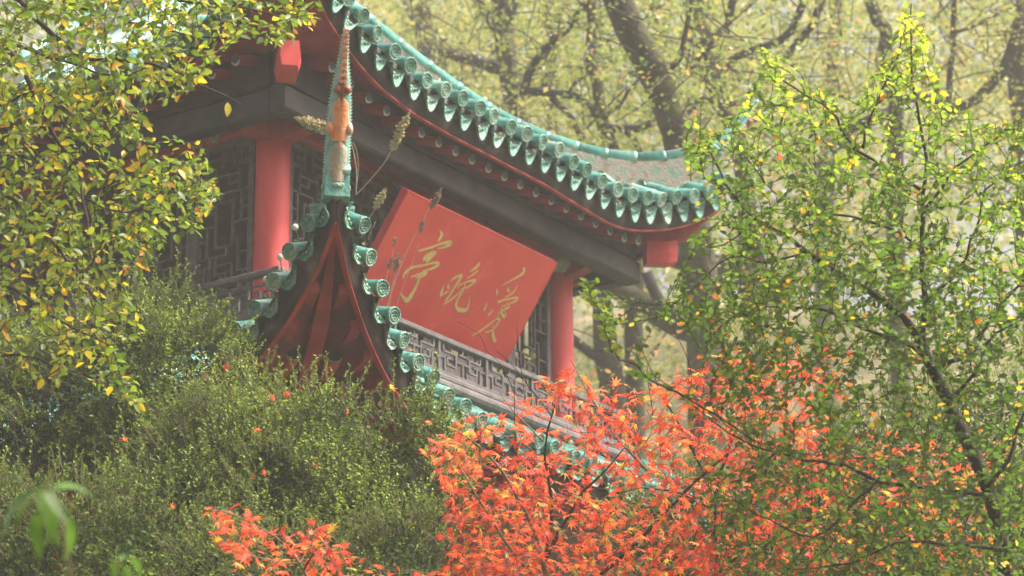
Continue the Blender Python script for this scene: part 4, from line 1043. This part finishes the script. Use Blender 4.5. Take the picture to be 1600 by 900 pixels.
# shrubs ------------------------------------------------------------------------
def shrub(label, mounds, nshoot, dens_in, shade=0.0):
    c0 = W(*mounds[0][:3]); base = np.array([c0[0], c0[1], ground_z(c0[0], c0[1])])
    t = thing('evergreen_shrub', label, 'shrub', base)
    P, D, Nn, S, TN = [], [], [], [], []
    shoots = MB()
    tot = sum(m[3] * m[4] for m in mounds)
    for px, py, dep, rx, rz in mounds:
        c = W(px, py, dep)
        n = int(nshoot * rx * rz / tot)
        dirs = unit(rng.normal(0, 1, (n * 3, 3)))
        keep = (dirs @ (-CF) > -.25) | (dirs[:, 2] > .3); dirs = dirs[keep][:n]
        for d in dirs:
            lump = 1 + .26 * noise.noise(Vector(d * 2.3 + c)) + .22 * noise.noise(Vector(d * 5.5 + c))
            q = rng.uniform(.72, 1.0) ** .6
            if noise.noise(Vector((c + d * rx) * 2.1)) < -.06 and rng.random() < .92: continue
            p = c + (CR * (d @ CR) * rx + np.array([0, 0, 1]) * d[2] * rz + np.array([FH[0], FH[1], 0]) * (d @ np.array([FH[0], FH[1], 0])) * rx * .8) * lump * q
            ax = unit(d * .9 + np.array([0, 0, .5]) + rng.normal(0, .3, 3)); ln = (rng.uniform(.07, .19) if rng.random() < .92 else rng.uniform(.19, .32)) * (1 if q > .85 else .7)
            k = int(ln / .0135)
            s1 = unit(np.cross(ax, rng.normal(0, 1, 3))); s2 = np.cross(ax, s1)
            shoots.tube([p, p + ax * ln * .5 + s1 * .006, p + ax * ln], [.0028, .002, .001], 3, False)
            tn = .30 - shade + .22 * noise.noise(Vector(p * 1.7)) + .35 * (q - .8) + rng.normal(0, .06)  # lowered tone stands in for the shade on a low shrub
            for j in range(k):
                a = j * 1.571 + rng.normal(0, .3); u = s1 * math.cos(a) + s2 * math.sin(a)
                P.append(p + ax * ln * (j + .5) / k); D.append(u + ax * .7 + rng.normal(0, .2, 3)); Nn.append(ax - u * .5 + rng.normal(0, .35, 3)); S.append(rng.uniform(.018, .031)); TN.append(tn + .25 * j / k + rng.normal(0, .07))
        # inner, older foliage and wood; shade of the hollows is put into leaf tone
        m_ = int(dens_in * rx * rx * rz)
        dd = unit(rng.normal(0, 1, (m_, 3))) * (rng.uniform(.2, .72, (m_, 1)) ** .6)
        ip = c + (dd @ CR)[:, None] * CR * rx + dd[:, 2:3] * np.array([0, 0, 1]) * rz + (dd @ np.array([FH[0], FH[1], 0]))[:, None] * np.array([FH[0], FH[1], 0]) * rx * .8
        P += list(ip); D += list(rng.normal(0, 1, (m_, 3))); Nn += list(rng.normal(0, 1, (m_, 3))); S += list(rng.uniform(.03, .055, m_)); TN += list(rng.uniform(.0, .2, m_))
        for _ in range(14):
            e = c + unit(rng.normal(0, 1, 3)) * np.array([rx, rx, rz]) * .85
            mid = base * .35 + e * .65 + rng.normal(0, .1, 3)
            A = catmull(np.array([base + rng.normal(0, .12, 3) * [1, 1, 0], mid, e]), .15); child('branch', limb_mesh(A, np.linspace(.022, .004, len(A)), 5), t)
    child('shoots', shoots.mesh('shoots', BARKG, True), t)['kind'] = 'stuff'
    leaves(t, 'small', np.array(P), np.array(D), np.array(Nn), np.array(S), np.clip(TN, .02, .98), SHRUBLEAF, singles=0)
    return t
shrub('dense small-leaved shrub climbing up under the left tree beside the balustrade', [(215, 610, 18.4, .62, .66), (100, 690, 18.4, .6, .42), (-20, 640, 18.5, .6, .5), (290, 590, 18.6, .40, .42), (240, 730, 18.2, .5, .4), (140, 600, 18.6, .5, .42)], 7500, 9000)
shrub('rounded small-leaved shrub in front of the lower roof corner', [(515, 700, 17.4, .50, .48), (620, 740, 17.2, .38, .44), (405, 665, 17.6, .42, .42), (330, 740, 17.2, .5, .42), (450, 800, 16.9, .5, .4), (580, 840, 16.9, .45, .4), (250, 820, 16.9, .5, .4)], 9000, 12000)
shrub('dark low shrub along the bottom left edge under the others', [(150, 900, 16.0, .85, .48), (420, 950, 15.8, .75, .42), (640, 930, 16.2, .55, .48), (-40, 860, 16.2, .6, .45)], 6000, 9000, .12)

shrub('green bush behind the lower right of the red maple', [(1250, 800, 18.8, .8, .55), (1420, 760, 19.0, .8, .62), (1580, 720, 18.8, .8, .65), (1080, 850, 18.6, .6, .5), (1500, 880, 18.4, .9, .5)], 3600, 9000)
# plant close to the lens: long drooping leaves -------------------------------
dN = 7.0
base = W(55, 1250, dN); base[2] = ground_z(base[0], base[1])
NP = thing('drooping_plant', 'blurred young plant with long drooping green leaves in the bottom left corner', 'plant', base)
A = catmull(np.array([base, W(120, 1100, dN), W(112, 930, dN), W(100, 830, dN), W(85, 775, dN), W(66, 762, dN)]), .05); child('stem', limb_mesh(A, np.linspace(.006, .0022, len(A)), 7, 'stem', BARKG), NP)
A2 = catmull(np.array([A[len(A) // 2], W(150, 1000, dN), W(178, 930, dN), W(185, 875, dN)]), .05); child('stem', limb_mesh(A2, np.linspace(.004, .002, len(A2)), 7, 'stem', BARKG), NP)
P, D, Nn, S, TN = [], [], [], [], []
for (x0, y0), (x1, y1), l_, tn in (((66, 762), (2, 895), .21, .3), ((68, 765), (60, 880), .19, .75), ((70, 765), (85, 840), .16, .3), ((80, 765), (150, 800), .15, .5), ((95, 800), (120, 885), .17, .6), ((66, 780), (20, 830), .14, .2), ((62, 800), (45, 890), .17, .6), ((72, 770), (75, 830), .13, .9), ((185, 875), (228, 905), .14, .35), ((183, 878), (175, 930), .12, .3), ((188, 880), (205, 940), .13, .4)):
    p, q = W(x0, y0, dN), W(x1, y1, dN + rng.uniform(-.1, .1))
    P.append(p); dv = unit(unit(q - p) + np.array([0, 0, .75])); D.append(dv); pn = np.array([0, 0, 1.0]) - dv * dv[2]; pn = unit(pn if np.linalg.norm(pn) > .15 else CR); Nn.append(pn * .8 - CF * .75 + rng.normal(0, .12, 3)); S.append(l_ * 1.1); TN.append(tn)
leaves(NP, 'long', np.array(P), np.array(D), np.array(Nn), np.array(S), np.array(TN), NEARLEAF, singles=300, wide=np.full(len(P), 1.25))

# weeds and litter on the roofs ----------------------------------------------
def weed(label, pts, dep, heads, mat=SEED, side=None, r=.0034, group='dry weeds on the lower roof corner'):
    A, rr = limb(pts, dep, r, r * .45, .03)
    t = thing('dry_weed', label, 'weed', A[0], group)
    child('stalk', limb_mesh(A, rr, 5, 'stalk', DRY), t)
    if side is not None:
        B, rb = limb(side, dep, r * .7, r * .4, .03); child('side_stalk', limb_mesh(B, rb, 5, 'side_stalk', DRY), t)
    for (hx0, hy0), (hx1, hy1), wd_, nn in heads:
        a, b = W(hx0, hy0, dep), W(hx1, hy1, dep); m = MB()
        for i in range(nn):
            q = rng.random(); p = a + (b - a) * q; pr = math.sin(math.pi * min(.97, q * .8 + .18))
            d = unit(rng.normal(0, 1, 3) + np.array([0, 0, -.6]) + unit(b - a) * .4); ln = wd_ * pr * rng.uniform(.6, 1.2)
            m.bar(p, p + d * ln, ln * .28, ln * .22, (0.3, .5, .8))
        child('seed_head', m.mesh('seed_head', mat), t)
weed('dry weed with a fluffy drooping olive seed head curving left behind the horn ornament', [(556, 305), (557, 270), (551, 232), (540, 208), (520, 200), (490, 196), (460, 184)], 21.9, [((523, 205), (459, 183), .055, 420)])
weed('tall dry weed leaning right with a fluffy seed head near the rafters', [(556, 305), (575, 285), (600, 255), (613, 232), (630, 200), (642, 170)], 21.7, [((612, 234), (642, 170), .045, 300)], side=[(556, 300), (560, 260), (557, 235), (551, 222)])
weed('short dry weed with a small pale seed head right of the horn ornament', [(564, 372), (575, 345), (587, 325), (603, 294)], 21.6, [((585, 325), (604, 293), .035, 150)])
weed('bare thin dry twig beside the roof corner', [(575, 375), (580, 360), (587, 346)], 21.7, [], r=.0025)
weed('long dry weed with brown heads standing against the red plaque', [(600, 500), (612, 455), (635, 395), (660, 345), (676, 318), (690, 293)], 22.2, [((673, 325), (691, 292), .032, 130), ((656, 362), (664, 340), .028, 80)], SEEDB)
weed('thin dry weed with small tan heads left of the long one against the plaque', [(596, 470), (605, 430), (614, 395), (618, 370)], 22.1, [((616, 385), (618, 368), .022, 40), ((608, 420), (613, 400), .025, 60)], SEEDB, r=.0026)
weed('low dry weed with a tan tuft at the lower left edge of the plaque', [(606, 495), (612, 450), (618, 425), (622, 395)], 22.2, [((617, 425), (624, 392), .03, 110)], SEEDB, r=.0026)
weed('fine bent dry stem crossing the lower left of the plaque', [(612, 510), (622, 470), (640, 420), (655, 380)], 22.3, [], r=.0022)
for (bx, by), (x1, y1), (x2, y2), lb in (((472, 392), (466, 372), (461, 355), 'topmost round pale bud on a dark stalk left of the roof tip'), ((446, 438), (440, 420), (438, 402), 'middle round bud on a dark stalk by the red column'), ((424, 472), (418, 455), (416, 437), 'lowest round bud on a dark stalk by the balustrade corner')):
    A, r = limb([(bx + 12, by + 6), (bx, by), (x1, y1), (x2, y2)], 21.9, .007, .0045, .03)
    t = thing('bud_stalk', lb, 'weed', A[0], 'round buds along the left lower eave')
    child('stalk', limb_mesh(A, r, 6, 'stalk', BARK), t)
    m = MB(); m.ball(A[-1], .027, (1, 1, 1), 10, 7); child('bud', m.mesh('bud', BUDM, True), t)
    for q, dv, sz in ((len(A) // 2, -CR + CU * .5, .05), (len(A) // 3, CR + CU, .04)):
        V, F, k = place('oval', np.array([A[q]]), np.array([dv]), np.array([-CF]), np.array([sz]))
        child('leaf', arrays_mesh('leaf', V, F, [.3] * len(V), RIGHTLEAF), t)
for i in range(26):
    s = rng.uniform(.2, 3.9); e = off(UP, s) - rng.uniform(.05, .5); b = np.array(fac('R')(s, e, zroof(UP, 'R', s, off(UP, s) - e) + .03))
    h = rng.uniform(.15, .55) * (1.5 if i < 4 else 1); lean = rng.normal(0, .12, 2)
    A = catmull(np.array([b, b + [lean[0] * h * .4, lean[1] * h * .4, h * .5], b + [lean[0] * h, lean[1] * h, h]]), .06)
    o = put('dry_grass_stalk', limb_mesh(A, np.linspace(.0045, .0015, len(A)), 4, 'dry_grass_stalk', DRY)); o['label'] = 'thin dry grass stalk standing on the upper roof tiles'; o['category'] = 'grass stalk'; o['group'] = 'dry stalks along the upper eave'
S_ = np.linspace(-.3, 5.0, 70)
A = np.array([np.array(fac('R')(s, off(UP, s) - .06, zf(UP, 'R', s) + .40 + .02 * math.sin(s * 9))) for s in S_])
o = put('creeper', limb_mesh(A, np.full(len(A), .008) * (1 + .3 * np.sin(np.arange(len(A)))), 5, 'creeper', CABLE)); o['label'] = 'thin dark creeper stem running along above the upper drip tiles'; o['category'] = 'vine'
LITTER = leaf_mat('dead_leaf', [(0, (.16, .08, .05)), (.5, (.34, .22, .15)), (1, (.55, .48, .42))], .15, .8)
T_, F_ = leaf_template('maple5'); lib = [arrays_mesh('dead_leaf', T_, tri_fix(F_), np.full(len(T_), t), LITTER) for t in (.1, .3, .5, .7, .9)]
lib2 = [arrays_mesh('maple_leaf', T_, tri_fix(F_), np.full(len(T_), t), MAPLELEAF) for t in (.2, .4, .6, .75)]
def drop(p, d, nn, s, me, name, label, cat, group):
    o = bpy.data.objects.new(name, me); COL.objects.link(o)
    X = unit(d); Z = unit(nn - X * (nn @ X)); Y = np.cross(Z, X)
    o.matrix_basis = Matrix(((X[0] * s, Y[0] * s, Z[0] * s, p[0]), (X[1] * s, Y[1] * s, Z[1] * s, p[1]), (X[2] * s, Y[2] * s, Z[2] * s, p[2]), (0, 0, 0, 1)))
    o['label'], o['category'], o['group'] = label, cat, group
for i in range(34):
    s = rng.uniform(.3, 4.9); p = np.array(fac('R')(s, off(UP, s) + .09, zf(UP, 'R', s) + rng.choice([.20, .33, .36])))
    drop(p, rng.normal(0, 1, 3), rng.normal(0, 1, 3), rng.uniform(.05, .09), lib[i % 5], 'dead_leaf', 'shrivelled brown leaf caught between the upper eave tiles', 'leaf', 'dead leaves on the upper eave tiles')
for i in range(9):
    s = -2.9 + rng.uniform(.3, 1.8); p = np.array(fac('RL'[i % 2])(s, off(LO, s) + .07, zf(LO, 'R', s) + .32))
    drop(p, rng.normal(0, 1, 3), rng.normal(0, 1, 3), rng.uniform(.04, .07), lib[i % 5], 'dead_leaf', 'shrivelled brown leaf caught on the lower eave tiles', 'leaf', 'dead leaves on the lower eave tiles')
NEARTO = ['under the balustrade corner, upper of two', 'below the balustrade corner, lower of two', 'right below the roof tip opening, touching another', 'just left of the leaf below the roof tip opening', 'at the middle of the rounded shrub, left one', 'between the roof tip and the middle of the shrub', 'under the yellow hanging spray of the left tree', 'low on the shrub face above the small maple', 'low on the shrub face, slightly below its neighbour', 'low on the right half of the rounded shrub', 'in the dark hollow above the small maple', 'at the right shoulder of the rounded shrub', 'on the sunlit top of the rounded shrub', 'at the right end of the shrub near the red maple']
for q_, (x_, y_, d_) in enumerate(((325, 585, 17.5), (347, 575, 17.2), (443, 618, 16.8), (446, 612, 16.8), (405, 668, 16.8), (428, 627, 16.8), (196, 690, 16.9), (415, 735, 16.6), (395, 748, 16.6), (490, 732, 16.6), (270, 795, 16.3), (610, 600, 16.8), (545, 640, 16.8), (665, 660, 16.7))):
    drop(W(x_, y_, d_), rng.normal(0, 1, 3), -CF + rng.normal(0, .5, 3), rng.uniform(.05, .07), lib2[rng.integers(4)], 'maple_leaf', 'fallen orange leaf ' + NEARTO[q_], 'leaf', 'fallen maple leaves on the shrubs')

# woodland behind ----------------------------------------------------------------
def bgtree(label, limbs, dep, crown, leaf=.085, mat=BARKM, nsp=70, tn=.42, name='woodland_tree'):
    """limbs[0] is the trunk (pixels, last point lowest)"""
    sp = limbs[0][0]; low = W(*sp[-1], dep); base = np.array([low[0], low[1], ground_z(low[0], low[1])])
    t = thing(name, label, 'tree', base)
    for i, (spx, r0, r1) in enumerate(limbs):
        A, r = limb(spx, dep if not i else dep + rng.uniform(-.6, .6), r0, r1, .35, .02)
        if i == 0:
            A = np.vstack([A, A[-1] * .4 + base * .6, base]); r = np.append(r, [r[-1] * 1.15, r[-1] * 1.5])
        r = r * (1 + .10 * np.array([noise.noise(Vector(p * 1.3)) for p in A]))
        child('trunk' if i == 0 else 'branch', limb_mesh(A, r, 12 if i == 0 else 7, 'trunk' if i == 0 else 'branch', mat if i == 0 or r0 > .12 else BARK), t)
    P, D, Nn, S, TN = [], [], [], [], []
    wood = MB()
    nodes = np.concatenate([limb(l[0], dep, 1, 1, .5)[0] for l in limbs])
    for (x0, y0, x1, y1), n in crown:
        for _ in range(int(n * 2.2)):
            c = W(rng.uniform(x0, x1), rng.uniform(y0, y1), dep + rng.uniform(-2.5, 9)); rad = rng.uniform(.35, .95); k = int(52 * rad)
            j = np.argmin(np.sum((nodes - c) ** 2, 1)); q = nodes[j]
            if np.linalg.norm(q - c) < 3.5 and rng.random() < .5: wood.tube(catmull(np.array([q, q * .6 + c * .4 + rng.normal(0, .25, 3), q * .3 + c * .7 + rng.normal(0, .25, 3) + [0, 0, .2], c]), .4), .010, 4, False)
            tilt = rng.normal(0, .25, 2); tone_c = tn + rng.normal(0, .16)
            a = rng.uniform(0, 2 * math.pi, k); rr = rad * np.sqrt(rng.random(k)); dx, dy = np.cos(a) * rr, np.sin(a) * rr
            P += list(c + np.stack([dx, dy, dx * tilt[0] + dy * tilt[1] - .25 * rr * rr + rng.normal(0, .05, k)], 1))
            D += list(np.stack([np.cos(a), np.sin(a), np.full(k, -.3)], 1) + rng.normal(0, .5, (k, 3))); Nn += list(np.array([0, 0, 1]) + rng.normal(0, .45, (k, 3)))
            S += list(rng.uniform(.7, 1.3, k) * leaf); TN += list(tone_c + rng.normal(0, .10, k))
    if wood.v: child('twigs', wood.mesh('twigs', BARK, True), t)['kind'] = 'stuff'
    if P:
        V, F, k = place('rhomb', np.array(P), np.array(D), np.array(Nn), np.array(S))
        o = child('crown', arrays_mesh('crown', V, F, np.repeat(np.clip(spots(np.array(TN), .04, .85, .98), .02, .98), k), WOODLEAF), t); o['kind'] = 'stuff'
    return t
bgtree('thick mossy trunk leaning left above the middle of the roof', [([(925, -130), (945, -50), (965, 0), (1010, 90), (1035, 140), (1058, 205), (1075, 290), (1090, 420), (1100, 560)], .16, .21), ([(1030, 130), (1060, 90), (1075, 40), (1080, -30)], .04, .025)], 33.5, [((900, -80, 1250, 240), 45)], .074)
bgtree('dark forked tree behind the upper left of the roof', [([(770, -130), (780, -40), (788, 40), (796, 110), (805, 180), (830, 260), (845, 400), (850, 560)], .13, .22), ([(796, 110), (760, 100), (720, 90), (670, 78)], .13, .07), ([(788, 60), (765, 30), (745, -10), (720, -60)], .074, .06), ([(792, 40), (805, 0), (815, -60)], .074, .06), ([(800, 150), (790, 100), (783, 60)], .05, .04)], 43, [((560, -80, 900, 220), 80)], .074, tn=.48)
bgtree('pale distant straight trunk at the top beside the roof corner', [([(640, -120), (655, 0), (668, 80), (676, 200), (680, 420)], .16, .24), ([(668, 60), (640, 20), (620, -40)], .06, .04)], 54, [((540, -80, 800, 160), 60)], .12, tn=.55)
bgtree('slim dark tree with crooked side branches above the eave', [([(921, -110), (925, 0), (927, 90), (938, 170), (958, 235), (985, 330), (990, 520)], .06, .12), ([(913, 5), (895, 35), (868, 62), (842, 92), (825, 118), (818, 145)], .05, .065), ([(818, 143), (870, 143), (910, 156), (945, 192), (978, 205), (1020, 190), (1065, 165), (1100, 150)], .06, .05), ([(930, 100), (900, 130), (880, 150)], .03, .02), ([(850, 130), (880, 170), (905, 205), (930, 240)], .05, .04), ([(940, 190), (970, 160), (1000, 120), (1010, 90)], .03, .02), ([(978, 205), (1000, 240), (990, 280)], .04, .04)], 38, [((780, -60, 1080, 230), 70)], .09)
bgtree('dark many-branched tree behind the right tip of the roof', [([(1085, -90), (1092, 0), (1099, 53), (1108, 90), (1118, 147), (1140, 190), (1155, 260), (1170, 400), (1180, 560)], .06, .14), ([(1152, -20), (1139, 40), (1112, 67), (1095, 85), (1077, 111), (1060, 100)], .06, .04), ([(1263, -10), (1243, 35), (1223, 62), (1197, 71), (1165, 84), (1143, 95), (1128, 133), (1130, 170)], .055, .06), ([(1118, 147), (1080, 170), (1050, 185)], .05, .03), ([(1108, 90), (1085, 70), (1060, 60)], .03, .02), ([(1130, 165), (1170, 160), (1210, 170), (1260, 150)], .05, .03), ([(1290, -20), (1270, 40), (1240, 70), (1225, 90)], .06, .05)], 39, [((1040, -80, 1330, 260), 60)], .095)
bgtree('old dark tree with heavy slanting limbs behind the right column', [([(905, 300), (918, 400), (935, 470), (945, 530), (955, 600), (960, 700)], .074, .20), ([(930, 430), (985, 462), (1040, 492), (1090, 515), (1130, 530)], .14, .20), ([(1000, 380), (1060, 402), (1120, 420), (1175, 432), (1240, 450)], .15, .20), ([(1010, 425), (1032, 470), (1060, 510)], .08, .08), ([(880, 520), (920, 555), (960, 560)], .07, .05), ([(1175, 432), (1185, 400), (1170, 340), (1130, 280)], .12, .06)], 37, [((860, 420, 1200, 600), 26)], .09, tn=.62)
bgtree('curving dark tree among the leaves at the top right', [([(1345, -90), (1357, 0), (1376, 30), (1390, 55), (1380, 90), (1390, 130), (1402, 160), (1400, 260), (1400, 460)], .09, .13), ([(1490, -60), (1490, 58), (1485, 102), (1480, 180)], .04, .05), ([(1490, 55), (1520, 40), (1560, 22)], .03, .02), ([(1402, 170), (1330, 200), (1280, 262), (1235, 245), (1220, 225)], .09, .07), ([(1400, 160), (1440, 150), (1490, 173), (1543, 138), (1579, 85), (1600, 20)], .06, .09)], 41, [((1230, -80, 1640, 300), 95)], .074, tn=.52)
bgtree('leaning dark tree at the right edge of the view', [([(1625, -60), (1600, 30), (1588, 80), (1600, 200), (1610, 420)], .14, .18)], 42, [((1440, -80, 1660, 330), 60)], .074, tn=.5)
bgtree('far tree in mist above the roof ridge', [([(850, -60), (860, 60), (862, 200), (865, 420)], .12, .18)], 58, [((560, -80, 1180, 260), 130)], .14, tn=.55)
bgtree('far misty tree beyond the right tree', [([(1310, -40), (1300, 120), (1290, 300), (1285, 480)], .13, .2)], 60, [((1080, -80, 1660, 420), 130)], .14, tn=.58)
# undergrowth over the slope
P, D, Nn, S, TN = [], [], [], [], []
for _ in range(2000):
    dep = rng.uniform(33, 80); l = rng.uniform(-26, 26) * dep / 60; xy = CAM[:2] + FH * dep + RH * l; g_ = ground_z(*xy)
    rad = rng.uniform(.5, 1.3); k = int(34 * rad); c = np.array([xy[0], xy[1], g_ + rng.uniform(.1, .9)]); q = rng.normal(0, 1, (k, 3)) * [rad * .6, rad * .6, rad * .35]
    P += list(c + q); D += list(rng.normal(0, 1, (k, 3))); Nn += list(rng.normal(0, .6, (k, 3)) + [0, 0, 1]); S += list(rng.uniform(.10, .2, k)); TN += list(np.full(k, rng.uniform(.1, .75)) + rng.normal(0, .1, k))
V, F, k = place('rhomb', np.array(P), np.array(D), np.array(Nn), np.array(S))
o = put('undergrowth', arrays_mesh('undergrowth', V, F, np.repeat(np.clip(TN, .02, .98), k), WOODLEAF)); o['kind'] = 'stuff'
o['label'] = 'low green and yellow undergrowth covering the slope behind the pavilion'
# far-off wood that reads as one mass
P, D, Nn, S, TN = [], [], [], [], []
for _ in range(1000):
    dep = rng.uniform(70, 105); c = W(rng.uniform(-60, 1680), rng.uniform(-60, 470), dep); g_ = ground_z(c[0], c[1])
    if c[2] < g_ + .5: c[2] = g_ + rng.uniform(.5, 2)
    rad = rng.uniform(.8, 2.0); k = int(26 * rad); q = rng.normal(0, 1, (k, 3)) * [rad * .6, rad * .6, rad * .28]
    P += list(c + q); D += list(rng.normal(0, 1, (k, 3))); Nn += list(rng.normal(0, .6, (k, 3)) + [0, 0, 1]); S += list(rng.uniform(.2, .36, k)); TN += list(np.full(k, rng.uniform(.25, .85)) + rng.normal(0, .1, k))
V, F, k = place('rhomb', np.array(P), np.array(D), np.array(Nn), np.array(S))
o = put('far_woods', arrays_mesh('far_woods', V, F, np.repeat(np.clip(TN, .02, .98), k), WOODLEAF)); o['kind'] = 'stuff'
o['label'] = 'far misty woodland foliage on the hillside'

# ------------------------------------------------------------------ haze
hm = bpy.data.materials.new('haze'); hm.use_nodes = True
n = hm.node_tree.nodes; n.remove(n['Principled BSDF'])
pv = n.new('ShaderNodeVolumePrincipled'); pv.inputs['Color'].default_value = (0.97, 0.965, 0.94, 1); pv.inputs['Density'].default_value = HAZE_D if 'HAZE_D' in globals() else 0.0017
pv.inputs['Anisotropy'].default_value = 0.0
hm.node_tree.links.new(pv.outputs[0], n['Material Output'].inputs['Volume'])
m = MB(); m.box((-44, -94, -12), (144, 94, 48))
me = m.mesh('haze', hm); o = put('haze', me); o.matrix_world = Matrix.Translation((CAM[0], CAM[1], 0)) @ Matrix.Rotation(YAW, 4, 'Z'); o['kind'] = 'stuff'
